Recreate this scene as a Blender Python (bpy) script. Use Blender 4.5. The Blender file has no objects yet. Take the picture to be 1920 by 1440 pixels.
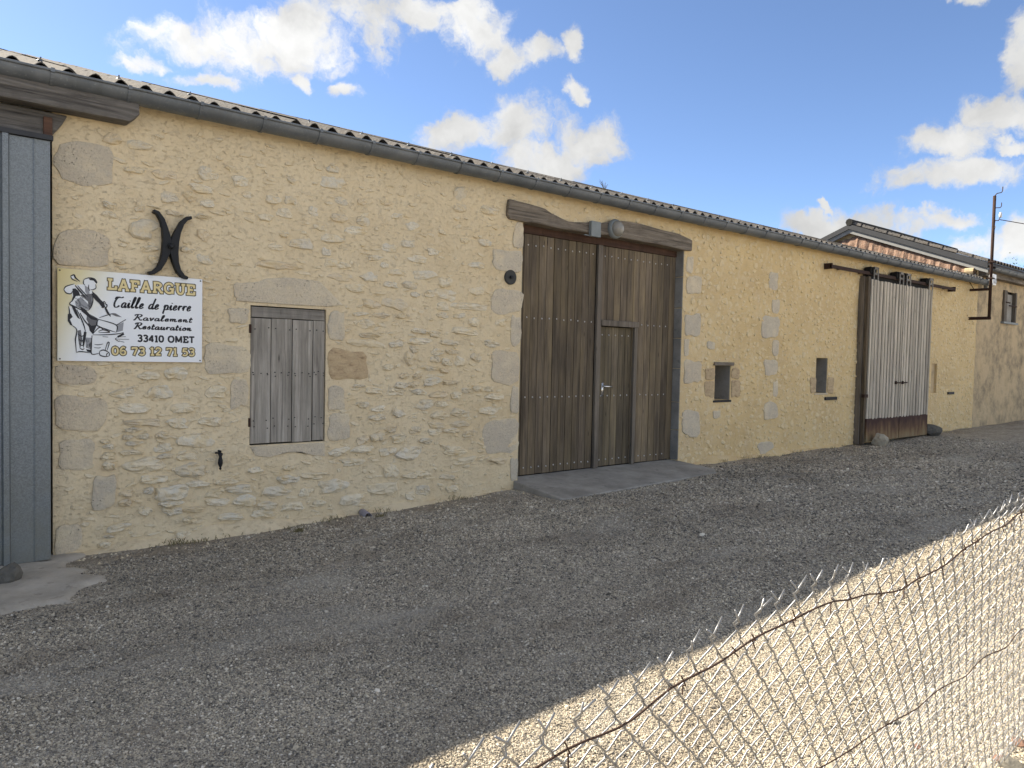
import bpy, math, random
import numpy as np
from mathutils import Vector, Matrix
random.seed(7); rng = np.random.default_rng(7)
S = bpy.context.scene; C = S.collection
PI = math.pi

# ------------------------------------------------------------------ camera
F = 1388.0                     # focal length for a 1920 px wide frame
CAM = Vector((0.0, -6.6, 1.63))
def _basis(r=0.022, vpx=2644., vpy=704.):
    vx = np.array([vpx-960, vpy-720, F]); vx /= np.linalg.norm(vx)
    q = (r*vx[0]-vx[1])/vx[2]
    d = np.array([-r, 1, q]); d /= np.linalg.norm(d)
    y = np.cross(d, vx)
    if y[2] < 0: y = -y
    return np.array([vx, y, -d])
RB = _basis()
cd = bpy.data.cameras.new('camera'); cam = bpy.data.objects.new('camera', cd); C.objects.link(cam)
cd.sensor_width = 36; cd.lens = 36*F/1920; cd.clip_start = 0.05; cd.clip_end = 3000
r_, u_, f_ = RB[:, 0], -RB[:, 1], RB[:, 2]
cam.matrix_world = Matrix(((r_[0], u_[0], -f_[0], CAM.x), (r_[1], u_[1], -f_[1], CAM.y), (r_[2], u_[2], -f_[2], CAM.z), (0, 0, 0, 1)))
S.camera = cam
def ray(u, v): return RB @ np.array([u-960., v-720., F])
def W(u, v, off=0.0):          # photograph point -> point on the vertical plane y = -off (wall face is y = 0)
    w = ray(u, v); t = (6.6-off)/w[1]
    return Vector((w[0]*t, -off, w[2]*t+1.63))
def XZ(u, v, off=0.0):
    p = W(u, v, off); return (p.x, p.z)
def G(u, v, z=0.0):            # photograph point -> point on a level plane
    w = ray(u, v); t = (z-1.63)/w[2]
    return Vector((w[0]*t, w[1]*t-6.6, z))

# ------------------------------------------------------------------ sun, sky, exposure
SUN_AZ, SUN_EL = math.radians(-25), math.radians(40)     # azimuth measured from +Y towards +X
SUN_STRENGTH, SKY_STRENGTH, EXPOSURE = 2.65, 0.05, 2.32
CLOUD = 0.215
sdir = Vector((math.sin(SUN_AZ)*math.cos(SUN_EL), math.cos(SUN_AZ)*math.cos(SUN_EL), math.sin(SUN_EL)))
sl = bpy.data.lights.new('sun', 'SUN'); sl.energy = SUN_STRENGTH; sl.angle = math.radians(0.53); sl.color = (1.0, 0.91, 0.76)
so = bpy.data.objects.new('sun', sl); C.objects.link(so); so.rotation_euler = sdir.to_track_quat('Z', 'Y').to_euler()
S.view_settings.view_transform = 'Standard'; S.view_settings.look = 'None'
S.view_settings.gamma = 1; S.view_settings.exposure = EXPOSURE

world = bpy.data.worlds.new('World'); S.world = world; world.use_nodes = True
def build_world():
    nt = world.node_tree; N = nt.nodes; L = nt.links; N.clear()
    def nd(t, **k):
        n = N.new(t)
        for a, b in k.items(): setattr(n, a, b)
        return n
    def put(sock, v):
        if hasattr(v, 'is_linked') or isinstance(v, bpy.types.NodeSocket): L.new(v, sock)
        else: sock.default_value = v
    def m(op, a, b=0.0, c=0.0, clamp=False):
        n = nd('ShaderNodeMath', operation=op, use_clamp=clamp)
        put(n.inputs[0], a); put(n.inputs[1], b); put(n.inputs[2], c); return n.outputs[0]
    def vm(op, a, b):
        n = nd('ShaderNodeVectorMath', operation=op); put(n.inputs[0], a); put(n.inputs[1], b)
        return n.outputs['Value'] if op == 'DOT_PRODUCT' else n.outputs[0]
    sky = nd('ShaderNodeTexSky', sky_type='NISHITA', sun_disc=False)
    sky.sun_elevation = SUN_EL; sky.sun_rotation = SUN_AZ; sky.altitude = 0; sky.air_density = 0.56; sky.dust_density = 0.2; sky.ozone_density = 2.5
    tc = nd('ShaderNodeTexCoord'); D = tc.outputs['Generated']
    # warped coordinates give the clouds their ragged edges
    n1 = nd('ShaderNodeTexNoise'); L.new(D, n1.inputs['Vector']); n1.inputs['Scale'].default_value = 9; n1.inputs['Detail'].default_value = 6; n1.inputs['Roughness'].default_value = .6
    wv = vm('SUBTRACT', n1.outputs['Color'], (.5, .5, .5)); wsc = nd('ShaderNodeVectorMath', operation='SCALE'); L.new(wv, wsc.inputs[0]); wsc.inputs['Scale'].default_value = .10
    DW = vm('ADD', D, wsc.outputs[0])
    blobs = [(330,85,95,45),(445,95,100,75),(380,160,85,22),(570,70,120,75),(700,45,110,62),(780,30,60,45),(880,45,80,62),(945,105,55,45),
             (1015,95,55,28),(1078,72,28,42),(275,135,50,20),(635,175,38,22),(572,150,22,28),(1085,172,36,26),
             (845,252,85,52),(965,245,100,62),(1110,270,110,66),(1030,305,160,48),
             (1780,255,95,42),(1880,222,62,38),(1775,325,108,30),(1885,283,40,13),(1920,120,26,60),(1790,8,45,20),
             (1530,415,90,34),(1640,412,90,46),(1745,405,85,20),(1890,455,75,45),(1555,380,22,10)]
    tot = None
    for (u, v, a, b) in blobs:
        c = ray(u, v); c /= np.linalg.norm(c)
        e1 = RB @ np.array([1., 0, 0]); e1 -= c*e1.dot(c); e1 /= np.linalg.norm(e1)
        e2 = np.cross(c, e1)
        k = F/ (np.linalg.norm([u-960, v-720, F])/F)       # px -> radians, roughly
        d = vm('SUBTRACT', DW, tuple(c))
        x = vm('DOT_PRODUCT', d, tuple(e1*k/a/.90)); y = vm('DOT_PRODUCT', d, tuple(e2*k/b/.90))
        q = m('MULTIPLY_ADD', x, x, m('MULTIPLY', y, y))
        g = m('DIVIDE', 1.0, m('MULTIPLY_ADD', q, m('ADD', q, .6), 1.0))     # soft bump
        tot = g if tot is None else m('MAXIMUM', tot, g)
    # unseen clouds outside the view, thickened to light the shaded wall
    n2 = nd('ShaderNodeTexNoise'); L.new(D, n2.inputs['Vector']); n2.inputs['Scale'].default_value = 3.2; n2.inputs['Detail'].default_value = 3
    gen = nd('ShaderNodeMapRange'); L.new(n2.outputs['Fac'], gen.inputs[0]); gen.inputs[1].default_value = .41; gen.inputs[2].default_value = .56
    view = tuple(RB[:, 2]); dv = vm('DOT_PRODUCT', D, view)
    out = nd('ShaderNodeMapRange'); L.new(dv, out.inputs[0]); out.inputs[1].default_value = .78; out.inputs[2].default_value = .66
    tot = m('MAXIMUM', tot, m('MULTIPLY', gen.outputs[0], out.outputs[0]))
    n3 = nd('ShaderNodeTexNoise'); L.new(DW, n3.inputs['Vector']); n3.inputs['Scale'].default_value = 17; n3.inputs['Detail'].default_value = 10; n3.inputs['Roughness'].default_value = .64
    dens = m('ADD', tot, m('MULTIPLY', m('SUBTRACT', n3.outputs['Fac'], .5), 1.6))
    mr = nd('ShaderNodeMapRange', interpolation_type='SMOOTHERSTEP'); L.new(dens, mr.inputs[0]); mr.inputs[1].default_value = .42; mr.inputs[2].default_value = .98
    # grey shading of the clouds, put into their brightness by noise
    n4 = nd('ShaderNodeTexNoise'); L.new(DW, n4.inputs['Vector']); n4.inputs['Scale'].default_value = 11; n4.inputs['Detail'].default_value = 4
    sh = nd('ShaderNodeMapRange'); L.new(n4.outputs['Fac'], sh.inputs[0]); sh.inputs[1].default_value = .35; sh.inputs[2].default_value = .68; sh.inputs[3].default_value = .70; sh.inputs[4].default_value = 1.06
    # clouds opposite the sun are brightest, raised to fill the shaded wall
    sd = vm('DOT_PRODUCT', D, tuple(sdir)); sb = nd('ShaderNodeFloatCurve'); cv = sb.mapping.curves[0]; L.new(m('MULTIPLY_ADD', sd, .5, .5), sb.inputs['Value'])
    cv.points[0].location = (0, 1.0); cv.points[1].location = (1, .62); cv.points.new(.3, .95); cv.points.new(.58, .42); cv.points.new(.85, .55); sb.mapping.update()
    cb = m('MULTIPLY', m('MULTIPLY', sh.outputs[0], sb.outputs[0]), CLOUD*1.75)
    cc = nd('ShaderNodeCombineColor'); L.new(m('MULTIPLY', cb, 1.0), cc.inputs[0]); L.new(m('MULTIPLY', cb, 1.0), cc.inputs[1]); L.new(m('MULTIPLY', cb, .99), cc.inputs[2])
    bgs = nd('ShaderNodeBackground'); L.new(sky.outputs[0], bgs.inputs[0]); bgs.inputs[1].default_value = SKY_STRENGTH
    bgc = nd('ShaderNodeBackground'); L.new(cc.outputs[0], bgc.inputs[0]); bgc.inputs[1].default_value = 1
    mx = nd('ShaderNodeMixShader'); L.new(mr.outputs[0], mx.inputs[0]); L.new(bgs.outputs[0], mx.inputs[1]); L.new(bgc.outputs[0], mx.inputs[2])
    o = nd('ShaderNodeOutputWorld'); L.new(mx.outputs[0], o.inputs[0])
build_world()
world.cycles.sampling_method = 'MANUAL'; world.cycles.sample_map_resolution = 512
S.cycles.max_bounces = 6; S.cycles.diffuse_bounces = 3; S.cycles.glossy_bounces = 2; S.cycles.transmission_bounces = 4

# ------------------------------------------------------------------ helpers
def tag(o, label=None, cat=None, group=None, kind=None):
    if label: o['label'] = label
    if cat: o['category'] = cat
    if group: o['group'] = group
    if kind: o['kind'] = kind
    return o
def mesh(name, v, f, mat=None, smooth=False):
    me = bpy.data.meshes.new(name); me.from_pydata([tuple(p) for p in v], [], [tuple(q) for q in f])
    if mat: me.materials.append(mat)
    if smooth: me.polygons.foreach_set('use_smooth', [True]*len(me.polygons))
    me.update(); return me
def link(name, me, parent=None, loc=None, rot=None, scale=None):
    o = bpy.data.objects.new(name, me); C.objects.link(o)
    if loc is not None: o.location = loc
    if rot is not None: o.rotation_euler = rot
    if scale is not None: o.scale = scale
    if parent: o.parent = parent; o.matrix_parent_inverse = Matrix()
    return o
def empty(name, loc=(0, 0, 0)):
    o = bpy.data.objects.new(name, None); C.objects.link(o); o.location = loc; return o
class MB:
    def __init__(s): s.v = []; s.f = []
    def add(s, v, f):
        n = len(s.v); s.v += [tuple(p) for p in v]; s.f += [tuple(i+n for i in q) for q in f]; return s
    def box(s, x0, x1, y0, y1, z0, z1, jit=0.0):
        j = lambda: random.uniform(-jit, jit)
        v = [(x+j(), y, z+j()) for z in (z0, z1) for y in (y0, y1) for x in (x0, x1)]
        return s.add(v, [(0, 2, 3, 1), (4, 5, 7, 6), (0, 1, 5, 4), (2, 6, 7, 3), (0, 4, 6, 2), (1, 3, 7, 5)])
    def tube(s, pts, r, n=8, cap=True):
        pts = [Vector(p) for p in pts]; rr = r if hasattr(r, '__len__') else [r]*len(pts)
        base = len(s.v); up = None
        for i, p in enumerate(pts):
            t = (pts[min(i+1, len(pts)-1)]-pts[max(i-1, 0)]).normalized()
            if up is None: up = Vector((0, 0, 1)) if abs(t.z) < .9 else Vector((1, 0, 0))
            a = t.cross(up); a = a.normalized() if a.length > 1e-6 else t.orthogonal().normalized()
            b = a.cross(t).normalized(); up = b
            for k in range(n):
                q = 2*PI*k/n; s.v.append(tuple(p+(a*math.cos(q)+b*math.sin(q))*rr[i]))
        for i in range(len(pts)-1):
            for k in range(n):
                s.f.append((base+i*n+k, base+i*n+(k+1) % n, base+(i+1)*n+(k+1) % n, base+(i+1)*n+k))
        if cap:
            s.f.append(tuple(base+k for k in range(n))[::-1]); s.f.append(tuple(base+(len(pts)-1)*n+k for k in range(n)))
        return s
    def prism(s, poly, y0, y1):           # polygon in (x, z), extruded in y
        n = len(poly)
        v = [(x, y0, z) for x, z in poly]+[(x, y1, z) for x, z in poly]
        f = [tuple(range(n)), tuple(range(2*n-1, n-1, -1))]+[(i, i+n, (i+1) % n+n, (i+1) % n) for i in range(n)]
        return s.add(v, f)
    def lathe(s, prof, n=24, axis='y', c=(0, 0, 0)):   # prof: (radius, along)
        base = len(s.v)
        for r, h in prof:
            for k in range(n):
                q = 2*PI*k/n; a, b = r*math.cos(q), r*math.sin(q)
                s.v.append((c[0]+a, c[1]+h, c[2]+b) if axis == 'y' else (c[0]+a, c[1]+b, c[2]+h))
        for i in range(len(prof)-1):
            for k in range(n): s.f.append((base+i*n+k, base+i*n+(k+1) % n, base+(i+1)*n+(k+1) % n, base+(i+1)*n+k))
        s.f.append(tuple(base+(len(prof)-1)*n+k for k in range(n))); return s
    def build(s, name, mat, parent=None, smooth=False, bevel=0, loc=None):
        o = link(name, mesh(name, s.v, s.f, mat, smooth), parent, loc)
        if bevel:
            b = o.modifiers.new('bevel', 'BEVEL'); b.width = bevel; b.segments = 2; b.limit_method = 'ANGLE'
        return o

def vnoise(x, y, seed=0):
    xi, yi = np.floor(x).astype(np.int64), np.floor(y).astype(np.int64); xf, yf = x-xi, y-yi
    def h(a, b):
        n = (a*374761393+b*668265263+seed*1442695041) & 0x7fffffff
        n = ((n ^ (n >> 13))*1274126177) & 0x7fffffff
        return ((n ^ (n >> 16)) & 0xffff)/65535.0
    sx, sy = xf*xf*(3-2*xf), yf*yf*(3-2*yf)
    return (h(xi, yi)*(1-sx)+h(xi+1, yi)*sx)*(1-sy)+(h(xi, yi+1)*(1-sx)+h(xi+1, yi+1)*sx)*sy
def fbm(x, y, o=4, seed=0):
    t = 0; a = .5
    for i in range(o): t = t+a*(vnoise(x, y, seed+i*17)-.5); x = x*2.03+3.1; y = y*2.03+1.7; a *= .5
    return t

# ------------------------------------------------------------------ materials
class NT:
    def __init__(s, name):
        s.m = bpy.data.materials.new(name); s.m.use_nodes = True; s.t = s.m.node_tree; s.N = s.t.nodes; s.L = s.t.links
        s.b = s.N['Principled BSDF']
        s.b.inputs['Specular IOR Level'].default_value = .3
    def n(s, t, **k):
        n = s.N.new(t)
        for a, b in k.items(): setattr(n, a, b)
        return n
    def put(s, sock, v):
        if isinstance(v, bpy.types.NodeSocket): s.L.new(v, sock)
        else:
            if sock.type == 'RGBA' and len(v) == 3: v = (*v, 1)
            sock.default_value = v
    def pos(s): 
        return s.n('ShaderNodeNewGeometry').outputs['Position']
    def obj(s): return s.n('ShaderNodeTexCoord').outputs['Object']
    def map(s, vec, scale=(1, 1, 1), loc=(0, 0, 0)):
        n = s.n('ShaderNodeMapping'); s.put(n.inputs['Vector'], vec); n.inputs['Scale'].default_value = scale; s.put(n.inputs['Location'], loc); return n.outputs[0]
    def noise(s, vec, scale, detail=4, rough=.55, dist=0, out='Fac'):
        n = s.n('ShaderNodeTexNoise'); s.put(n.inputs['Vector'], vec); n.inputs['Scale'].default_value = scale; n.inputs['Detail'].default_value = detail
        n.inputs['Roughness'].default_value = rough; n.inputs['Distortion'].default_value = dist; return n.outputs[out]
    def voro(s, vec, scale, feature='F1', out='Distance', rnd=1):
        n = s.n('ShaderNodeTexVoronoi', feature=feature); s.put(n.inputs['Vector'], vec); n.inputs['Scale'].default_value = scale; n.inputs['Randomness'].default_value = rnd; return n.outputs[out]
    def ramp(s, fac, stops, interp='LINEAR'):
        n = s.n('ShaderNodeValToRGB'); s.put(n.inputs[0], fac); e = n.color_ramp.elements; n.color_ramp.interpolation = interp
        while len(e) < len(stops): e.new(.5)
        for i, (p, c) in enumerate(stops):
            e[i].position = p; e[i].color = (*c, 1) if hasattr(c, '__len__') else (c, c, c, 1)
        return n.outputs[0]
    def rng(s, v, a, b, c=0., d=1.):
        n = s.n('ShaderNodeMapRange'); s.put(n.inputs[0], v)
        for i, q in enumerate((a, b, c, d)): s.put(n.inputs[1+i], q)
        return n.outputs[0]
    def mix(s, fac, a, b, mode='MIX'):
        n = s.n('ShaderNodeMix', data_type='RGBA', blend_type=mode); s.put(n.inputs[0], fac); s.put(n.inputs[6], a); s.put(n.inputs[7], b); return n.outputs[2]
    def math(s, op, a, b=0., clamp=False):
        n = s.n('ShaderNodeMath', operation=op, use_clamp=clamp); s.put(n.inputs[0], a); s.put(n.inputs[1], b); return n.outputs[0]
    def sep(s, vec):
        n = s.n('ShaderNodeSeparateXYZ'); s.put(n.inputs[0], vec); return n.outputs
    def rnd(s): return s.n('ShaderNodeObjectInfo').outputs['Random']
    def hsv(s, col, h=.5, sat=1., v=1.):
        n = s.n('ShaderNodeHueSaturation'); s.put(n.inputs['Color'], col); s.put(n.inputs['Hue'], h); s.put(n.inputs['Saturation'], sat); s.put(n.inputs['Value'], v); return n.outputs[0]
    def bump(s, h, dist=.005, strength=1.):
        n = s.n('ShaderNodeBump'); s.put(n.inputs['Height'], h); n.inputs['Distance'].default_value = dist; n.inputs['Strength'].default_value = strength; return n.outputs[0]
    def fin(s, col, rough=.85, normal=None, metal=0.):
        s.put(s.b.inputs['Base Color'], col); s.put(s.b.inputs['Roughness'], rough); s.b.inputs['Metallic'].default_value = metal
        if normal is not None: s.L.new(normal, s.b.inputs['Normal'])
        return s.m

def m_plain(name, col, rough=.7, metal=0., var=.25, scale=12, bump=.001):
    k = NT(name); p = k.obj(); n = k.noise(p, scale, 5)
    c = k.mix(n, tuple(x*(1-var) for x in col), tuple(min(1, x*(1+var)) for x in col))
    return k.fin(c, rough, k.bump(n, bump), metal)

def m_mortar():
    k = NT('lime_mortar'); p = k.pos(); x, y, z = k.sep(p)
    side = k.rng(x, 4., 10.)
    a = k.mix(side, (.745, .62, .415), (.73, .545, .275))
    b = k.mix(side, (.68, .55, .35), (.63, .455, .225))
    n1 = k.noise(p, 1.3, 5, .6); c = k.mix(k.rng(n1, .38, .68), a, b)
    n2 = k.noise(p, 7, 5, .65); c = k.mix(k.rng(n2, .5, .72, 0, .55), c, (.78, .665, .465))
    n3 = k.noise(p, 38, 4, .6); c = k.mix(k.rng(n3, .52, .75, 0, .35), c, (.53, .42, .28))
    n5 = k.noise(k.map(p, (1, 1, .35)), 2.6, 4, .6); c = k.mix(k.rng(n5, .55, .75, 0, .5), c, (.65, .505, .315))
    sk = k.noise(k.map(p, (1, 1, 1.9)), 21, 5, .7); c = k.mix(k.rng(sk, .60, .68, 0, .35), c, (.45, .345, .22))  # dark specks: shade of small pits painted into the mortar colour
    sl_ = k.noise(k.map(p, (1, 1, 1.6), (7, 0, 3)), 12, 6, .7); c = k.mix(k.rng(sl_, .56, .66, 0, .6), c, (.78, .67, .48))
    n4 = k.noise(p, 260, 2, .6)
    h = k.math('ADD', k.math('MULTIPLY', n3, .8), k.math('MULTIPLY', n4, .25))
    h = k.math('ADD', h, k.math('MULTIPLY', k.noise(p, 14, 5, .6), 1.4)); h = k.math('SUBTRACT', h, k.math('MULTIPLY', k.rng(sk, .56, .68), .8)); h = k.math('ADD', h, k.math('MULTIPLY', k.rng(sl_, .54, .66), .6))
    return k.fin(c, .92, k.bump(h, .009, .8))
def m_rubble():
    k = NT('rubble_limestone'); p = k.pos(); r = k.rnd(); x, y, z = k.sep(p)
    base = k.ramp(r, [(0, (.74, .635, .45)), (.35, (.79, .705, .54)), (.6, (.71, .65, .525)), (.8, (.65, .57, .43)), (1, (.73, .60, .41))])
    warm = k.mix(k.rng(x, 4., 10., 0, .8), base, (.75, .585, .325))
    n = k.noise(p, 26, 6, .65); c = k.mix(k.rng(n, .5, .75, 0, .6), warm, (.60, .53, .415))
    c = k.mix(k.rng(k.noise(p, 11, 4, .6), .44, .66, 0, .9), c, k.mix(k.rng(x, 4., 10.), (.73, .595, .375), (.72, .535, .26)))
    n2 = k.noise(p, 90, 5, .7)
    return k.fin(c, .93, k.bump(k.math('ADD', n, k.math('MULTIPLY', n2, .5)), .014, 1.))
def m_ashlar():
    k = NT('dressed_limestone'); p = k.pos(); r = k.rnd()
    base = k.ramp(r, [(0, (.69, .575, .405)), (.4, (.69, .595, .44)), (.7, (.60, .53, .41)), (1, (.71, .575, .39))])
    n = k.noise(p, 7, 7, .75); c = k.mix(k.rng(n, .40, .62, 0, .9), base, (.55, .475, .37))
    sp_ = k.noise(p, 70, 6, .8); c = k.mix(k.rng(sp_, .50, .66, 0, .75), c, (.38, .325, .25))
    gate_ = k.rng(k.noise(p, 6, 3), .46, .60); pit = k.math('MULTIPLY', k.rng(k.voro(p, 42), .06, .20, 1, 0), gate_)
    c = k.mix(k.math('MULTIPLY', pit, .9), c, (.12, .10, .075))
    c = k.mix(k.rng(k.noise(p, 3.5, 5, .6), .5, .66, 0, .75), c, (.79, .67, .46))
    h = k.math('SUBTRACT', k.math('ADD', k.noise(p, 40, 6, .75), k.noise(p, 9, 4, .6)), k.math('MULTIPLY', pit, 1.2))
    return k.fin(c, .93, k.bump(h, .014, 1.))
def m_stained():
    k = NT('stained_render'); p = k.pos(); x, y, z = k.sep(p)
    n1 = k.noise(p, 1.1, 6, .65); n1 = k.noise(p, 1.4, 9, .72); c = k.mix(k.rng(n1, .44, .62), (.60, .455, .27), (.25, .20, .135))
    n2 = k.noise(p, 9, 6, .65); c = k.mix(k.rng(n2, .48, .66, 0, .8), c, (.56, .425, .25))
    n3 = k.noise(p, 40, 5, .7); c = k.mix(k.rng(n3, .55, .75, 0, .6), c, (.20, .16, .11))
    return k.fin(c, .93, k.bump(k.math('ADD', n3, k.math('MULTIPLY', n2, 2)), .012, 1.))
def m_wood(name, dark, light, grain=1., sat=1., rough=.8, streak=(26, 26, 1.1), tone=None, b=.004):
    k = NT(name); p = k.pos(); r = k.rnd()
    off = k.n('ShaderNodeCombineXYZ'); k.put(off.inputs[0], k.math('MULTIPLY', r, 37.)); k.put(off.inputs[2], k.math('MULTIPLY', r, 11.))
    v = k.map(p, streak, off.outputs[0]); n = k.noise(v, grain, 6, .65, .6)
    n2 = k.noise(k.map(p, (5, 5, .8), off.outputs[0]), 1., 4, .6)
    c = k.mix(k.rng(n, .32, .68), dark, light)
    if tone: c = k.mix(k.rng(n2, .45, .7, 0, .8), c, tone)
    c = k.hsv(c, k.rng(n2, .3, .7, .495, .505), sat, k.math('MULTIPLY', k.rng(r, 0, 1, .68, 1.28), k.rng(k.noise(k.map(p, (9, 9, 1.6), off.outputs[0]), 1., 5, .7), .3, .7, .72, 1.25)))
    kn = k.voro(k.map(p, (9, 9, 2.4), off.outputs[0]), 1.); c = k.mix(k.rng(kn, .03, .11, .75, 0), c, tuple(q*.35 for q in dark))
    return k.fin(c, rough, k.bump(n, b, .9))
def m_beam(name='weathered_oak', f=1., sat=1.):
    k = NT(name); p = k.pos()
    n = k.noise(k.map(p, (1.3, 22, 22)), 1., 7, .68, 1.2); n2 = k.noise(p, 5, 5, .6)
    c = k.ramp(n, [(.3, (.05, .042, .036)), (.45, (.165, .138, .108)), (.6, (.25, .21, .165)), (.75, (.34, .295, .24))])
    c = k.mix(k.rng(n2, .5, .7, 0, .5), c, (.10, .08, .06)); c = k.hsv(c, .5, sat, f)
    return k.fin(c, .9, k.bump(n, .018, 1.))
def m_zinc():
    k = NT('weathered_zinc'); p = k.pos(); n = k.noise(p, 3, 5, .6); n2 = k.noise(p, 55, 4, .7); x, y, z = k.sep(p)
    c = k.mix(k.rng(n, .35, .65), (.125, .140, .155), (.185, .20, .215)); c = k.mix(k.rng(n2, .58, .72, 0, .5), c, (.34, .35, .35))
    drip = k.noise(k.map(p, (14, 3, 1.5)), 1., 4); c = k.mix(k.rng(drip, .55, .7, 0, .4), c, (.13, .135, .13))
    return k.fin(c, .55, k.bump(n2, .001, .4), .45)
def m_galv():
    k = NT('galvanised_steel'); p = k.pos(); v = k.voro(p, 130, out='Color'); n = k.noise(p, 2.2, 5, .6); x, y, z = k.sep(p)
    s = k.sep(v)[0]
    c = k.mix(s, (.145, .162, .172), (.235, .257, .272)); c = k.mix(k.rng(n, .4, .7, 0, .5), c, (.21, .23, .235))
    dirt = k.math('MULTIPLY', k.rng(z, 1.0, .1), k.rng(k.noise(p, 6, 4), .35, .6, .4, 1)); c = k.mix(k.math('MULTIPLY', dirt, .6), c, (.20, .195, .155))
    return k.fin(c, .5, k.bump(k.noise(p, 4, 3), .004, .5), .5)
def m_roof():
    k = NT('fibre_cement'); p = k.pos(); n = k.noise(p, 30, 6, .7); n2 = k.noise(p, 4, 5, .6)
    c = k.ramp(n, [(.3, (.03, .028, .026)), (.46, (.075, .069, .064)), (.62, (.145, .136, .126)), (.78, (.25, .237, .22))])
    c = k.mix(k.rng(n2, .5, .7, 0, .5), c, (.14, .115, .09)); c = k.hsv(c, .5, 1., k.rng(k.rnd(), 0, 1, .8, 1.15))
    return k.fin(c, .95, k.bump(n, .006, 1.))
def m_terracotta():
    k = NT('terracotta_bedding'); p = k.pos(); n = k.noise(k.map(p, (1, 2, .5)), 7, 6, .65); n2 = k.noise(p, 25, 5, .65)
    c = k.ramp(n, [(.3, (.13, .09, .065)), (.5, (.25, .155, .11)), (.7, (.34, .25, .19))]); c = k.mix(k.rng(n2, .55, .72, 0, .7), c, (.30, .25, .19))
    return k.fin(c, .95, k.bump(n2, .02, 1.))
def m_concrete(name='concrete', a=(.16, .16, .155), b=(.27, .265, .25)):
    k = NT(name); p = k.pos(); n = k.noise(p, 3.2, 6, .65); n2 = k.noise(p, 45, 5, .7)
    c = k.mix(k.rng(n, .35, .65), a, b); c = k.mix(k.rng(n2, .6, .75, 0, .5), c, tuple(q*1.5 for q in b)); c = k.mix(k.rng(k.noise(p, 11, 3), .62, .7, 0, .5), c, tuple(q*.6 for q in a))
    return k.fin(c, .85, k.bump(n2, .003, .8))
GRAVEL = [(0, (.085, .077, .065)), (.14, (.18, .162, .134)), (.34, (.30, .265, .21)), (.55, (.395, .342, .258)), (.74, (.48, .412, .302)), (.9, (.58, .505, .385)), (1, (.74, .67, .55))]
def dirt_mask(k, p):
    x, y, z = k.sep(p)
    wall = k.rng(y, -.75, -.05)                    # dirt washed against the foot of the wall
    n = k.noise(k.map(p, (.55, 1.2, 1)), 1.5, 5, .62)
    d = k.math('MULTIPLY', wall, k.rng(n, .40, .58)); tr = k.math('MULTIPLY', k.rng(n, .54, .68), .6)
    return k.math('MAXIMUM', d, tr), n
def m_gravel():
    k = NT('gravel'); p = k.pos()
    c1 = k.sep(k.voro(p, 105, out='Color'))[0]; d1 = k.voro(p, 105); c2 = k.sep(k.voro(p, 210, out='Color'))[1]
    c = k.mix(.35, k.ramp(c1, GRAVEL), k.ramp(c2, GRAVEL)); c = k.mix(k.rng(d1, .40, .68, 0, .5), c, (.08, .07, .06))
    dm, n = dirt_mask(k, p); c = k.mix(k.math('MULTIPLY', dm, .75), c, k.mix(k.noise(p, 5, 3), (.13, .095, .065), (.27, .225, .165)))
    pale = k.noise(k.map(p, (.5, 1.6, 1), (4, 9, 0)), 1.1, 5, .65); c = k.mix(k.rng(pale, .56, .70, 0, .25), c, (.36, .325, .26))
    c = k.hsv(c, .5, 1., k.math('MULTIPLY', k.rng(k.noise(p, 22, 8, .8), .3, .7, .7, 1.6), k.rng(k.noise(k.map(p, (.6, 1, 1)), 5, 10, .8), .32, .68, .75, 1.4))); h = k.math('ADD', k.math('SUBTRACT', 1., d1), k.math('MULTIPLY', k.noise(p, 30, 6, .7), 1.5))
    return k.fin(c, .95, k.bump(h, .009, 1.))
def m_pebble():
    k = NT('pebble'); r = k.rnd(); p = k.pos(); c = k.ramp(r, GRAVEL)
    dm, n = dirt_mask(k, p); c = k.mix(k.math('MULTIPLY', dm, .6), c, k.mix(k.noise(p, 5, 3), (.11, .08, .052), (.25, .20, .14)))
    pale = k.noise(k.map(p, (.5, 1.6, 1), (4, 9, 0)), 1.1, 5, .65); c = k.mix(k.rng(pale, .54, .68, 0, .65), c, (.44, .40, .33)); c = k.hsv(c, .5, 1., k.rng(k.noise(k.map(p, (.45, 1, 1), (2, 5, 0)), .9, 6, .65), .32, .68, .78, 1.22))
    return k.fin(c, .85, k.bump(k.noise(p, 300, 3), .001, .6))
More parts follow.
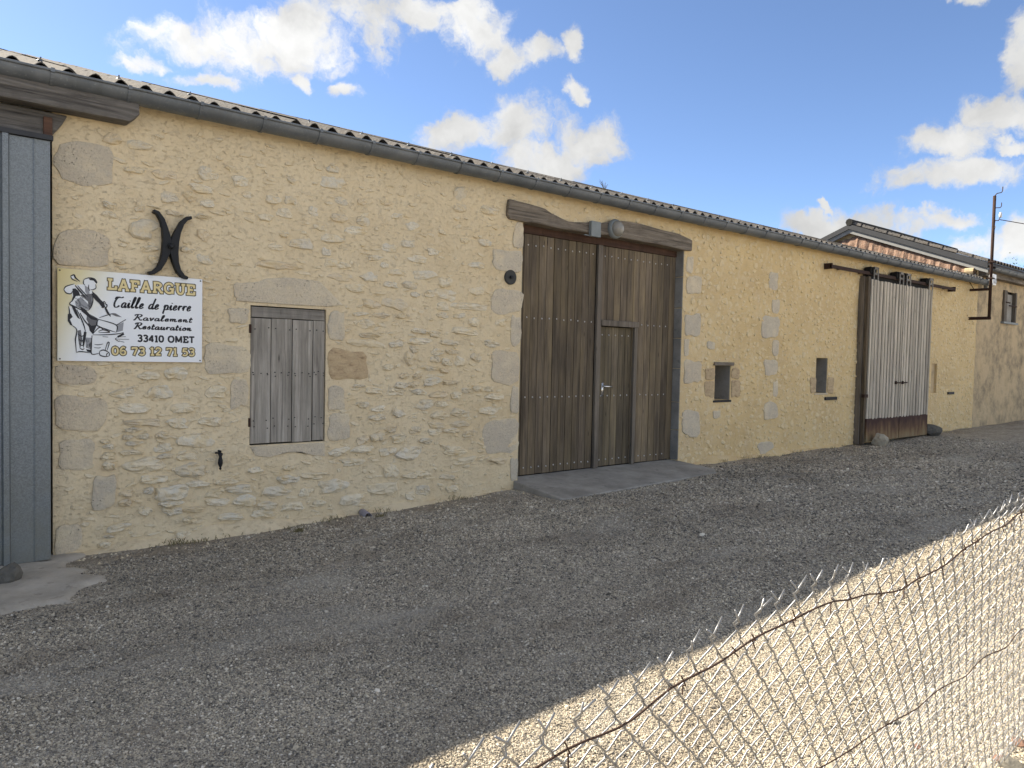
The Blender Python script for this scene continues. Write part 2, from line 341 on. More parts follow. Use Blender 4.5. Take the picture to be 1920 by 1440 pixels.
M = dict(mortar=m_mortar(), rubble=m_rubble(), ashlar=m_ashlar(), stained=m_stained(),
    gate=m_wood('gate_boards', (.070, .053, .035), (.205, .16, .108), tone=(.215, .158, .09)),
    wicket=m_wood('wicket_boards', (.070, .055, .036), (.195, .157, .105), tone=(.215, .165, .092)),
    trim=m_wood('gate_trim', (.11, .092, .070), (.22, .185, .145)),
    header=m_wood('red_brown_timber', (.050, .026, .018), (.115, .062, .040), streak=(1.2, 24, 24)),
    grey=m_wood('silvered_boards', (.155, .138, .115), (.39, .358, .308), tone=(.21, .19, .16), streak=(30, 30, .9)),
    greyh=m_wood('silvered_rail', (.13, .115, .095), (.27, .25, .22), streak=(1, 26, 26)),
    pale=m_wood('bleached_slats', (.29, .25, .195), (.64, .57, .455), streak=(55, 55, .8), tone=(.45, .39, .30)),
    beam=m_beam(), beam2=m_beam('grey_oak', .72, .5), zinc=m_zinc(), galv=m_galv(), roof=m_roof(), terra=m_terracotta(), concrete=m_concrete('concrete', (.24, .222, .192), (.37, .345, .30)),
    apron=m_concrete('dusty_concrete', (.33, .295, .24), (.48, .43, .355)),
    gravel=m_gravel(), pebble=m_pebble(),
    black=m_plain('black_iron', (.018, .019, .021), .55, .3), rust=m_plain('rusty_steel', (.045, .024, .017), .8, .2, .6, 9),
    plate=None, dark=m_plain('dark_interior', (.012, .011, .010), .9), disk=m_plain('grey_iron', (.055, .055, .052), .7, .2),
    fascia=m_plain('bluegrey_fascia', (.045, .047, .052), .7), white=m_plain('white_board', (.26, .26, .25), .7),
    porcelain=m_plain('white_porcelain', (.75, .75, .74), .3), steel=m_plain('bright_steel', (.75, .74, .72), .25, .9, .05),
    boxgrey=m_plain('grey_plastic', (.21, .23, .23), .55), wire=m_plain('galvanised_wire', (.29, .29, .29), .42, .7, .12, 60),
    rustwire=m_plain('rusty_wire', (.075, .045, .032), .75, .3, .5, 40), pvc=m_plain('grey_pvc', (.28, .25, .26), .5),
    stone=m_plain('field_stone', (.40, .35, .26), .95, 0, .45, 14, .02), moss=m_plain('mossy_stone', (.13, .12, .10), .95, 0, .5, 20, .02),
    brick=m_plain('broken_brick', (.21, .125, .09), .95, 0, .5, 60, .01), leaf=m_plain('leaf', (.055, .095, .022), .6, 0, .4, 6), bark=m_plain('bark', (.10, .08, .06), .95, 0, .4, 20, .01),
    nail=m_plain('galvanised_nail', (.48, .47, .45), .5), moss2=m_plain('dark_ridge', (.028, .027, .024), .95, 0, .5, 14, .01), dry=m_plain('dry_weed', (.20, .17, .085), .85, 0, .5, 30))
def m_plate():
    k = NT('rusted_plate'); p = k.pos(); x, y, z = k.sep(p); n = k.noise(k.map(p, (4, 4, 1.2)), 2.2, 5, .6)
    g = k.math('ADD', k.rng(z, .62, .12), k.math('MULTIPLY', k.math('SUBTRACT', n, .5), 1.3))
    c = k.ramp(g, [(.15, (.055, .026, .02)), (.45, (.12, .065, .036)), (.7, (.21, .135, .065)), (1, (.25, .19, .105))])
    return k.fin(c, .8, k.bump(n, .004), .1)
M['plate'] = m_plate(); M['reveal'] = m_concrete('grey_limestone', (.20, .19, .17), (.30, .285, .255))
def m_glass():
    k = NT('ribbed_glass'); k.b.inputs['Transmission Weight'].default_value = .5; return k.fin((.45, .42, .36), .12)
M['glass'] = m_glass()

# ------------------------------------------------------------------ ground
GX = [-400, .89, 3.1, 5.56, 8.66, 14., 19., 24., 400]; GZ = [0, 0, .012, .075, .11, .10, .15, .17, .17]
def gz(x, y=None): return np.interp(x, GX, GZ)
def ground():
    def axis(lo, hi, step, far):
        a = list(np.arange(lo, hi+1e-6, step)); k = step
        while a[-1] < far: k *= 1.5; a.append(a[-1]+k)
        k = step
        while a[0] > -far: k *= 1.5; a.insert(0, a[0]-k)
        return np.array(a)
    xs, ys = axis(-2, 26, .16, 900), axis(-8, .6, .12, 900)
    X, Y = np.meshgrid(xs, ys, indexing='ij')
    near = np.clip(1-(np.maximum(np.abs(X-10)-16, 0)+np.maximum(np.abs(Y+4)-5, 0))/3, 0, 1)
    Z = gz(X)+fbm(X*1.1, Y*1.6, 4, 3)*.045*near
    lip = np.clip((Y+.35)/.35, 0, 1)*(Y < .7); Z = Z+lip*.02*(fbm(X*2, Y*0, 3, 9)+.3)
    v = np.stack([X, Y, Z], -1).reshape(-1, 3); n = len(ys)
    i, j = np.meshgrid(np.arange(len(xs)-1), np.arange(n-1), indexing='ij'); q = (i*n+j).ravel()
    f = np.stack([q, q+n, q+n+1, q+1], -1)
    me = mesh('ground', v.tolist(), f.tolist(), M['gravel'], True)
    return tag(link('ground', me), 'grey gravel yard in front of the barn', None, None, 'structure')
GR = ground()
def ground_z(x, y): return float(gz(x))+float(fbm(np.array([x*1.1]), np.array([y*1.6]), 4, 3)[0])*.045

def pebbles():
    n = 4700000
    X = rng.uniform(-.6, 17, n); Y = rng.uniform(-6.5, -.03, n)
    d = np.sqrt(X**2+(Y+6.6)**2)
    # keep what the lens can see, thinning with distance
    P = np.stack([X, Y+6.6, gz(X)-1.63], -1) @ RB
    u = P[:, 0]/P[:, 2]*F+960; v = P[:, 1]/P[:, 2]*F+720
    keep = (P[:, 2] > .3) & (u > -350) & (u < 2300) & (v < 1750) & (rng.random(n) < np.clip((4.3/d)**2.6, 0, 1)*.60)
    dm = fbm(X*.9, Y*1.6, 4, 21); keep &= ~((Y > -.42+.5*dm) & (dm > -.05) & (rng.random(n) < .85)); keep &= rng.random(n) < np.clip(1-(dm-.06)*4, .65, 1)
    keep &= ~((X > 5.45) & (X < 8.55) & (Y > -.80))
    keep &= ~((X < 1.15) & (Y > -1.25+ .5*fbm(X*3, Y*3, 3, 5)) & (rng.random(n) < .80))
    X, Y, d = X[keep], Y[keep], d[keep]; Z = gz(X)+fbm(X*1.1, Y*1.6, 4, 3)*.045
    sc = np.clip(rng.lognormal(0, .38, len(X)), .5, 2.6)*.0031*np.clip(d/4.3, 1, 2.6)
    big = rng.random(len(X)) < .006; sc[big] *= 1.8
    me = bpy.data.meshes.new('gravel_stones'); me.vertices.add(len(X)); me.vertices.foreach_set('co', np.stack([X, Y, Z+sc*.25], -1).ravel().astype(np.float32))
    a = me.attributes.new('sc', 'FLOAT', 'POINT'); a.data.foreach_set('value', sc.astype(np.float32))
    me.materials.append(M['pebble']); o = link('gravel_stones', me)
    t = bpy.data.node_groups.new('scatter_gravel', 'GeometryNodeTree')
    t.interface.new_socket('Geometry', in_out='INPUT', socket_type='NodeSocketGeometry'); t.interface.new_socket('Geometry', in_out='OUTPUT', socket_type='NodeSocketGeometry')
    N, L = t.nodes, t.links; gi = N.new('NodeGroupInput'); go = N.new('NodeGroupOutput')
    jn = N.new('GeometryNodeJoinGeometry')
    for s in range(5):
        ic = N.new('GeometryNodeMeshIcoSphere'); ic.inputs['Radius'].default_value = 1; ic.inputs['Subdivisions'].default_value = 1
        nz = N.new('ShaderNodeTexNoise'); nz.noise_dimensions = '4D'; nz.inputs['W'].default_value = s*3.7; nz.inputs['Scale'].default_value = .9; nz.inputs['Detail'].default_value = 1
        sub = N.new('ShaderNodeVectorMath'); sub.operation = 'SUBTRACT'; L.new(nz.outputs['Color'], sub.inputs[0]); sub.inputs[1].default_value = (.5, .5, .5)
        scl = N.new('ShaderNodeVectorMath'); scl.operation = 'SCALE'; L.new(sub.outputs[0], scl.inputs[0]); scl.inputs['Scale'].default_value = 2.0
        sp = N.new('GeometryNodeSetPosition'); L.new(ic.outputs[0], sp.inputs[0]); L.new(scl.outputs[0], sp.inputs['Offset'])
        tr = N.new('GeometryNodeTransform'); L.new(sp.outputs[0], tr.inputs[0]); tr.inputs['Scale'].default_value = (1.25, .95, .62+.06*s)
        gt = N.new('GeometryNodeGeometryToInstance'); L.new(tr.outputs[0], gt.inputs[0]); L.new(gt.outputs[0], jn.inputs[0])
    ip = N.new('GeometryNodeInstanceOnPoints'); L.new(gi.outputs[0], ip.inputs['Points']); L.new(jn.outputs[0], ip.inputs['Instance']); ip.inputs['Pick Instance'].default_value = True
    rv = N.new('FunctionNodeRandomValue'); rv.data_type = 'INT'; rv.inputs[4].default_value = 0; rv.inputs[5].default_value = 4; L.new(rv.outputs[2], ip.inputs['Instance Index'])
    rr = N.new('FunctionNodeRandomValue'); rr.data_type = 'FLOAT_VECTOR'; rr.inputs[0].default_value = (-.6, -.6, 0); rr.inputs[1].default_value = (.6, .6, 6.28); rr.inputs['Seed'].default_value = 3
    L.new(rr.outputs[0], ip.inputs['Rotation'])
    na = N.new('GeometryNodeInputNamedAttribute'); na.data_type = 'FLOAT'; na.inputs[0].default_value = 'sc'; L.new(na.outputs[0], ip.inputs['Scale'])
    sm = N.new('GeometryNodeSetMaterial'); L.new(ip.outputs[0], sm.inputs[0]); sm.inputs['Material'].default_value = M['pebble']; L.new(sm.outputs[0], go.inputs[0])
    md = o.modifiers.new('scatter', 'NODES'); md.node_group = t
    print('pebbles', len(X))
    return tag(o, 'loose rounded gravel covering the yard', 'gravel', None, 'stuff')
pebbles()

# ------------------------------------------------------------------ barn: wall
barn = tag(empty('barn', (0, 0, 0)), 'long low stone barn with cream lime joints and a corrugated roof', 'building')
X0, X1, ZT = .89, 19.70, 3.62
OPEN = [(2.405, 3.13, .77, 2.03), (5.56, 8.55, -.3, 3.20), (9.37, 9.77, 1.03, 1.55), (12.32, 12.72, 1.09, 1.71), (17.22, 17.52, 1.02, 1.66)]
DEPTH = [.045, .17, .30, .22, .10]
def wall_disp(x, z):
    d = fbm(x*1.6, z*2.2, 3, 1)*.030+fbm(x*7, z*10, 4, 2)*.022
    fade = np.ones_like(x)
    for a, b, c, e in OPEN:
        dx = np.maximum(np.maximum(a-x, x-b), 0); dz = np.maximum(np.maximum(c-z, z-e), 0)
        fade = np.minimum(fade, np.clip(np.sqrt(dx*dx+dz*dz)/.10, 0, 1))
    fade = np.minimum(fade, np.clip((x-X0)/.06, 0, 1)); return d*fade
def build_wall():
    xs = set(np.round(np.arange(X0, X1+.001, .035), 4)); zs = set(np.round(np.arange(-.3, ZT+.001, .035), 4))
    xs |= {X1}; zs |= {ZT}
    def snap(s, v):
        near = [q for q in s if abs(q-v) < .018]
        for q in near: s.discard(q)
        s.add(v)
    for a, b, c, e in OPEN: snap(xs, a); snap(xs, b); snap(zs, c); snap(zs, e)
    xs, zs = np.array(sorted(xs)), np.array(sorted(zs)); Xg, Zg = np.meshgrid(xs, zs, indexing='ij')
    Y = -wall_disp(Xg, Zg); n = len(zs)
    v = np.stack([Xg, Y, Zg], -1).reshape(-1, 3).tolist(); f = []
    cx, cz = (xs[1:]+xs[:-1])/2, (zs[1:]+zs[:-1])/2
    keep = np.ones((len(cx), len(cz)), bool)
    for a, b, c, e in OPEN: keep[np.ix_((cx > a) & (cx < b), (cz > c) & (cz < e))] = False
    ii, jj = np.nonzero(keep); q = ii*n+jj
    f = np.stack([q, q+n, q+n+1, q+1], -1).tolist()
    b = MB(); b.v = [tuple(p) for p in v]; b.f = [tuple(p) for p in f]
    for (a, c, z0, z1), d in zip(OPEN, DEPTH):          # reveals
        b.add([(a, 0, z0), (a, 0, z1), (a, d, z1), (a, d, z0)], [(0, 1, 2, 3)]); b.add([(c, 0, z0), (c, d, z0), (c, d, z1), (c, 0, z1)], [(0, 1, 2, 3)])
        b.add([(a, 0, z1), (c, 0, z1), (c, d, z1), (a, d, z1)], [(0, 1, 2, 3)]); b.add([(a, 0, z0), (a, d, z0), (c, d, z0), (c, 0, z0)], [(0, 1, 2, 3)])
    b.box(X0, X0+.001, 0.002, .45, -.3, ZT)              # left end of the wall
    b.box(-7.5, X1, .46, .52, -.3, ZT+.1)                # inner face
    b.box(-7.5, -2.2, -.0, .45, -.3, ZT)                 # wall beyond the sheet metal door
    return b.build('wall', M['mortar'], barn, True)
wall = build_wall()
wall.data.polygons.foreach_set('use_smooth', [len(p.vertices) == 4 and p.area < .01 for p in wall.data.polygons])

def patch(w, h, prot, seed, sq=2.6, nseg=14, rings=((.0, 1.), (.5, .95), (.80, .78), (.95, .35), (1.06, -.8)), rough=.35, tilt=.4):
    r = random.Random(seed); ph = [r.uniform(0, 6.28) for _ in range(4)]; am = [r.uniform(.05, .16), r.uniform(.04, .13), r.uniform(.03, .09), r.uniform(.03, .08)]; jr = [r.uniform(-.09, .09) for _ in range(nseg)]
    tx, tz = r.uniform(-tilt, tilt), r.uniform(-tilt, tilt)
    v = []; f = []
    for ri, (rr, hh) in enumerate(rings):
        cnt = 1 if rr == 0 else nseg
        for k in range(cnt):
            q = 2*PI*k/nseg+ (.5*ri)*PI/nseg
            ca, sa = math.cos(q), math.sin(q); se = (abs(ca)**sq+abs(sa)**sq)**(-1/sq)
            k2 = 1+sum(a*math.sin((i+2)*q+p) for i, (a, p) in enumerate(zip(am, ph)))*(1 if sq < 4.5 else .5)
            k2 += jr[k]*(1 if sq < 4.5 else .55)*(rr > .6); x, z = ca*se*k2*rr, sa*se*k2*rr
            y = hh*(1+tx*x+tz*z)+(r.uniform(-rough, rough) if hh > 0 else 0)
            v.append((x*w/2, -y*prot, z*h/2))
    f += [(0, 1+(k+1) % nseg, 1+k) for k in range(nseg)]
    for ri in range(1, len(rings)-1):
        a, b = 1+(ri-1)*nseg, 1+ri*nseg
        for k in range(nseg): f += [(a+k, a+(k+1) % nseg, b+k), (a+(k+1) % nseg, b+(k+1) % nseg, b+k)]
    return v, f
def inside_open(x, z, w, h, m=.0):
    return any(x+w/2 > a-m and x-w/2 < b+m and z+h/2 > c-m and z-h/2 < e+m for a, b, c, e in OPEN)
STONES = []        # occupied rectangles
def disp1(x, z): return -float(wall_disp(np.array([x]), np.array([z]))[0])
def block(u0, v0, u1, v1, prot=.013, name='dressed_stone', mat='ashlar', sq=7):
    a, b = W(u0, (v0+v1)/2), W(u1, (v0+v1)/2); t, s = W((u0+u1)/2, v0), W((u0+u1)/2, v1)
    x, z, w, h = (a.x+b.x)/2, (t.z+s.z)/2, b.x-a.x, t.z-s.z
    if z+h/2 > ZT: return
    v, f = patch(w, h, prot, int(u0*7+v0), sq=random.uniform(4.6, 7), nseg=20, rings=((0, 1.), (.55, 1.), (.85, .95), (.97, .7), (1.02, -1.5)), rough=.12, tilt=.15)
    STONES.append((x, z, w, h))
    return link(name, mesh(name, v, f, M[mat], False), wall, (x, disp1(x, z), z))
# dressed stones: barn corner, window, gate jambs, the straight joint right of the gate
for q in [(103,268,215,345),(101,432,206,500),(103,684,180,722),(102,742,200,808),(108,824,178,880),(172,892,217,955),(102,982,152,1042),
          (428,578,466,606),(382,644,467,703),(432,710,465,765),(614,585,647,638),(614,725,646,768),(614,776,656,825),(438,530,470,560),
          (925,468,979,510),(922,542,979,588),(957,592,976,650),(920,658,974,720),(957,724,972,776),(906,784,972,852),(957,858,970,902),(962,418,981,466),
          (1287,480,1300,512),(1287,518,1316,551),(1284,588,1313,631),(1282,636,1291,667),(1281,676,1314,717),(1278,770,1311,818),
          (1447,561,1461,588),(1427,592,1460,633),(1448,637,1460,667),(1433,674,1457,704),(1449,714,1458,744),(1431,754,1457,786),(1422,828,1451,855),(1441,511,1459,543),(1336,770,1350,784),(1325,640,1340,655)]:
    block(*q)
def m_brown():
    k = NT('brown_limestone'); p = k.pos(); n = k.noise(k.map(p, (1, 1, 2.5)), 9, 6, .7); n2 = k.noise(p, 40, 5, .7)
    c = k.ramp(n, [(.3, (.20, .13, .07)), (.42, (.46, .34, .205)), (.7, (.60, .46, .28))]); return k.fin(c, .93, k.bump(n2, .012, 1.))
M['brown'] = m_brown()
for q in [(614,656,689,712),(1322,690,1340,712),(1321,714,1339,745),(1371,690,1386,710),(1371,712,1387,745),(1551,707,1563,737),(1519,707,1530,737)]:
    block(*q, prot=.015, mat='brown')
def slab_poly(pts, prot, mat, name):
    poly = [XZ(u, v) for u, v in pts]; cx = sum(p[0] for p in poly)/len(poly); cz = sum(p[1] for p in poly)/len(poly)
    n = len(poly); v = [(0, -prot, 0)]; f = []
    for k, (s, hh) in enumerate(((.6, 1), (.93, .95), (.985, .5), (1.0, -1.2))):
        v += [((x-cx)*s, -prot*hh, (z-cz)*s) for x, z in poly]
    f += [(0, 1+i, 1+(i+1) % n) for i in range(n)]
    for k in range(3):
        a, b = 1+k*n, 1+(k+1)*n; f += [(a+i, b+i, b+(i+1) % n, a+(i+1) % n) for i in range(n)]
    STONES.append((cx, cz, max(p[0] for p in poly)-min(p[0] for p in poly), max(p[1] for p in poly)-min(p[1] for p in poly)))
    return link(name, mesh(name, v, f, M[mat]), wall, (cx, 0, cz))
zc = lambda L, o, s: [(o[0]+x/s, o[1]+y/s) for x, y in L]
slab_poly(zc([(235,125),(400,115),(480,88),(640,80),(760,95),(880,110),(940,170),(1060,292),(940,303),(650,288),(360,268),(250,258)], (380,500), 4), .012, 'ashlar', 'window_lintel_stone')
slab_poly(zc([(350,1350),(640,1335),(915,1318),(920,1420),(860,1415),(780,1390),(600,1395),(480,1430),(390,1420)], (380,500), 4), .012, 'ashlar', 'window_sill_stone')
# rubble traced from the photograph: (x, y, w, h) in enlarged views
RUB = []
def views(o, s, L): RUB.extend((o[0]+x/s, o[1]+y/s, w/s, h/s) for x, y, w, h in L)
views((560,500), 4, [(320,80,190,60),(535,80,130,70),(735,45,110,50),(940,60,180,70),(1100,115,90,80),(690,135,90,50),(835,140,130,50),(430,160,150,60),(1110,210,150,90),(990,205,90,60),(1335,185,100,70),(870,210,70,40),(545,280,130,70),(725,280,200,80),(1275,300,270,60),(1080,300,100,60),(460,355,120,30),(620,365,120,40),(780,370,90,40),(1080,365,90,40),(1205,370,90,40),(1310,415,90,60),(500,430,130,70),(1510,420,80,50),(530,515,150,40),(910,485,140,40),(1020,505,100,50),(1250,485,190,60),(515,575,260,60),(735,580,110,50),(905,560,150,55),(1440,580,120,50),(865,620,70,60),(1130,570,150,40),(835,690,100,90),(1020,695,70,50),(1110,715,80,60),(1205,710,75,75),(1040,640,80,60),(1150,640,90,40),(670,755,70,50),(980,760,140,40),(1090,780,80,40),(1330,680,90,60),(790,820,70,45),(885,825,60,40),(1000,860,150,60),(770,890,100,45),(860,885,90,45),(1140,870,120,35),(450,895,90,25),(560,930,140,45),(725,940,115,60),(905,940,100,50),(1050,960,120,55),(1180,965,80,60),(1260,930,90,45),(1345,915,80,50),(1430,920,70,45),(1470,975,130,50),(480,1035,90,50),(945,1035,120,80),(1065,1030,90,45),(600,1065,100,45),(750,1100,100,60),(590,1130,120,50),(1060,1115,140,60),(1210,1100,140,60),(1420,1080,140,60),(1040,1190,150,45),(1210,1180,140,45),(690,1220,90,45),(870,1225,90,50),(1020,1240,110,50),(1145,1230,120,40),(1275,1255,90,50),(590,1275,100,80),(480,1300,90,70),(750,1290,130,60),(950,1305,90,45),(300,1390,140,70),(490,1375,140,60),(820,1400,170,110),(660,1385,120,60),(1170,1380,180,70)])
views((0,780), 4, [(1075,50,270,60),(1330,55,150,80),(1540,45,110,50),(1000,105,130,40),(960,160,80,40),(1075,155,90,45),(1220,145,110,50),(1000,205,130,30),(1470,185,240,110),(785,190,80,30),(815,230,85,40),(1225,240,140,70),(810,300,110,60),(980,275,160,40),(1240,300,130,35),(1400,305,150,55),(815,375,95,60),(1080,370,330,100),(1425,410,230,100),(1145,475,210,60),(1480,505,160,45),(1690,490,180,40),(950,580,110,50),(1115,560,70,60),(1290,575,250,120),(1610,575,130,70),(1790,550,220,70),(940,650,95,60),(1280,655,180,40),(1630,645,190,55),(1835,630,150,80),(1290,710,170,60),(1450,700,140,50),(1085,710,100,70),(885,835,190,50),(1420,780,100,60),(1660,760,90,55),(1790,740,130,50),(810,905,80,30),(780,965,100,40),(1370,890,100,60)])
views((400,820), 3.4286, [(800,95,110,60),(960,75,130,50),(1235,105,170,80),(890,158,150,50),(1520,95,150,50),(1610,150,150,50),(1835,150,120,35),(265,210,100,35),(480,195,70,40),(480,270,140,60),(640,245,140,50),(400,345,170,70),(770,310,190,90),(1140,215,110,80),(1300,240,140,50),(1500,255,110,35),(1090,330,210,80),(205,405,140,70),(345,440,140,60),(510,445,150,60),(670,425,90,45),(885,400,150,70),(1350,340,100,70),(1530,330,70,50),(1265,375,70,50),(320,490,150,45),(110,510,180,50),(590,350,90,50)])
views((480,150), 4, [(570,670,100,60),(570,770,180,90),(265,750,70,50),(130,900,110,70),(215,1000,110,80),(260,905,90,70),(430,990,80,70),(740,1130,160,70),(210,1155,70,55),(570,1190,150,70),(340,1230,160,90),(525,1290,70,65),(150,1255,110,50),(150,1300,90,60),(165,1390,310,60),(1000,1260,110,70),(1140,1230,110,60),(890,1335,110,40),(1210,1345,130,60),(1570,1205,70,40),(1395,1140,60,35),(1170,1095,90,60),(800,1060,120,60),(620,1035,130,60),(980,920,100,40),(1750,980,140,60),(1530,960,100,60),(1530,850,110,90),(960,1390,70,40),(1320,1290,80,60),(1720,1220,90,60),(640,910,100,60),(790,915,70,50),(70,1030,110,50),(560,1370,110,60),(650,1390,100,50),(480,1110,90,40),(1060,1020,90,40),(1660,1390,110,50)])
views((0,60), 4, [(1010,1035,150,50),(1235,1070,180,70),(1510,1175,200,60),(1560,1065,150,90),(1800,1120,120,80),(840,800,130,90),(1040,850,180,70),(820,1300,110,50),(1050,1310,80,80),(1270,1240,140,80),(1420,1230,90,80),(820,1370,110,50),(1560,1290,100,60),(1300,1360,130,40),(1740,1030,100,40),(1190,790,80,35),(1850,1220,80,50)])
views((90,380), 4.5, [(800,220,240,150),(850,390,150,50),(1310,120,130,40),(1310,270,100,100),(1310,480,130,80),(890,480,100,70),(600,500,100,40),(1170,400,110,50)])
views((0,0), 1, [(250,765,60,22),(232,738,48,18),(300,735,44,26),(345,765,50,18),(330,700,44,24),(405,735,40,24),(280,705,40,16),(395,790,40,18)])
RUB.sort(key=lambda q: -q[2]*q[3])
nobj = 0; joined = MB()
def put_rubble(x, z, w, h, seed, prot, as_obj, rot=0., nseg=12, sq=2.5):
    if inside_open(x, z, w*.8, h*.8) or x-w/2 < X0 or z+h/2 > ZT-.03: return False
    for (a, b, c, d) in STONES:
        if abs(x-a) < (w+c)*.40 and abs(z-b) < (h+d)*.40: return False
    STONES.append((x, z, w, h))
    v, f = patch(w, h, prot, seed, sq=sq, nseg=nseg, rough=.42, tilt=.55) if as_obj else patch(w, h, prot, seed, sq=2.2, nseg=8, rings=((0, 1.), (.7, .8), (1.05, -.8)), rough=.3, tilt=.5)
    c, s = math.cos(rot), math.sin(rot); v = [(p[0]*c-p[2]*s, p[1], p[0]*s+p[2]*c) for p in v]; y = disp1(x, z)
    if as_obj: link('stone', mesh('stone', v, f, M['rubble']), wall, (x, y, z))
    else: joined.add([(p[0]+x, p[1]+y, p[2]+z) for p in v], f)
    return True
for i, (u, v, w, h) in enumerate(RUB):
    a, b, t, s = W(u-w/2, v), W(u+w/2, v), W(u, v-h/2), W(u, v+h/2)
    low = min(1, max(0, (2.6-t.z)/1.5))
    if put_rubble((a.x+b.x)/2, (t.z+s.z)/2, (b.x-a.x)*1.06, (t.z-s.z)*1.06, i, random.uniform(.012, .022)+.012*low, nobj < 262, random.uniform(-.08, .08)): nobj += 1
print('rubble objects', nobj)
k = 0
for i in range(7600):                 # small stones between the larger ones
    x = random.uniform(X0+.1, X1-.1); z = random.uniform(.05, ZT-.15)
    if x < 5.6:
        if random.random() < (.30 if z < 2.3 else .72): continue
        w, h = random.uniform(.035, .14), random.uniform(.016, .045)
    else: 
        w = random.uniform(.04, .15); h = w*random.uniform(.45, .95)
    put_rubble(x, z, w, h, 5000+i, random.uniform(.006, .016), False, random.uniform(-.35, .35))
jo = joined.build('rubble', M['rubble'], wall); tag(jo, kind='stuff')
# rough mortar lip at the foot of the wall
def plinth():
    xs = np.concatenate([np.arange(.95, 5.5, .05), np.arange(8.62, 13.6, .08)]); prof = [(.02, .10), (-.02, .085), (-.05, .06), (-.10, .02), (-.17, -.05)]
    v = []; f = []
    for i, x in enumerate(xs):
        a = .55+1.1*max(-.3, float(fbm(np.array([x*1.7]), np.array([0.]), 3, 40)[0])*2.2)+random.uniform(-.06, .06)
        for y, z in prof: v.append((x, y*(.5+.7*a), float(gz(x))+z*a+random.uniform(-.006, .006)-.012))
    n = len(prof)
    for i in range(len(xs)-1):
        if xs[i+1]-xs[i] > .5: continue
        f += [(i*n+j, i*n+j+1, (i+1)*n+j+1, (i+1)*n+j) for j in range(n-1)]
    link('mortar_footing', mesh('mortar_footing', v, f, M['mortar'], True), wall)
plinth()

# ------------------------------------------------------------------ barn: window shutter
sh = MB(); zl = 1.925
sh.box(2.415, 3.12, .012, .04, zl, 2.022, .003)
shutter = sh.build('shutter', M['greyh'], barn, bevel=.003)
xs = [XZ(380+q/4, 700)[0] for q in (357, 513, 673, 827, 918)]
for i in range(4):
    MB().box(xs[i]+.004, xs[i+1]-.004, .008+random.uniform(-.002, .003), .036, .778+random.uniform(0, .006), zl-.006, .003).build('plank', M['grey'], shutter, bevel=.003)
MB().box(2.40, 3.135, .0445, .06, .76, 2.04).build('backing', M['dark'], shutter)
nl = MB()
for i in range(4):
    for z, n in ((1.83, 2), (1.43, 3), (1.40, 2), (1.0, 2), (.93, 2)):
        for q in range(n):
            x = xs[i]+(xs[i+1]-xs[i])*(.18+.64*q/max(1, n-1))+random.uniform(-.012, .012); z2 = z+random.uniform(-.012, .012)
            nl.lathe([(.0055, .008), (.0055, .002)], 6, 'y', (x, 0, z2))
tag(nl.build('nail_heads', M['black'], shutter), kind='stuff')
for z in (1.82, .98): MB().box(2.392, 2.414, -.006, .012, z-.04, z+.04).build('hinge', M['rust'], shutter, bevel=.004)

# ------------------------------------------------------------------ barn: gate
GY = .15
hd = MB().box(5.57, 8.54, GY-.03, GY+.03, 3.085, 3.20); gate = hd.build('gate', M['header'], barn, bevel=.004)
MB().box(5.55, 8.56, GY+.055, GY+.07, .1, 3.2).build('backing', M['dark'], gate)
gp = []; x = 5.575
lw = (6.915-5.575)/11
for i in range(11): gp.append((5.575+i*lw, 5.575+(i+1)*lw, .196, 3.08))
rw = (8.535-7.015)/12
for i in range(12):
    a, b = 7.015+i*rw, 7.015+(i+1)*rw
    gp.append((a, b, 2.06 if b < 7.72 else .196, 3.08))
for a, b, z0, z1 in gp:
    d = random.uniform(-.003, .003)
    MB().box(a+.003, b-.003, GY-.018+d, GY+.03, z0+random.uniform(0, .006), z1).build('plank', M['gate'], gate, bevel=.003)
MB().box(6.925, 7.005, GY-.055, GY-.015, .19, 3.08).build('cover_strip', M['trim'], gate, bevel=.005)
nb = MB()
def nail(x, z, y=GY-.020): nb.lathe([(.010, .004), (.010, -.001), (.006, -.005)], 8, 'y', (x, y, z))
for z in (2.955, 2.09, 1.13, .285):
    for a, b, z0, z1 in gp:
        if z0 < z < z1 and not (a < 7.7 and b > 7.0 and z < 2.06) and b < 8.53: nail((a+b)/2, z+random.uniform(-.006, .006))
tag(nb.build('nail_heads', M['nail'], gate), kind='stuff')
wf = MB().box(7.005, 7.725, GY-.07, GY-.02, 2.045, 2.12).box(7.655, 7.715, GY-.06, GY-.02, .19, 2.045)
wicket = wf.build('wicket_door', M['trim'], barn, bevel=.005)
ww = (7.650-7.012)/5
for i in range(5):
    MB().box(7.012+i*ww+.003, 7.012+(i+1)*ww-.003, GY-.004+random.uniform(-.002, .002), GY+.03, .20, 2.035).build('plank', M['wicket'], wicket, bevel=.003)
nb = MB()
for z in (1.93, 1.13, .285):
    for i in range(5): nail(7.012+(i+.5)*ww, z, GY-.006)
tag(nb.build('nail_heads', M['nail'], wicket), kind='stuff')
hb = MB(); hb.tube([(7.10, GY-.004, 1.255), (7.10, GY-.05, 1.255), (7.115, GY-.06, 1.255), (7.23, GY-.06, 1.25)], [.011, .011, .011, .010], 8); hb.box(7.085, 7.12, GY-.014, GY-.004, 1.12, 1.30)
hb.build('handle', M['steel'], wicket, True)
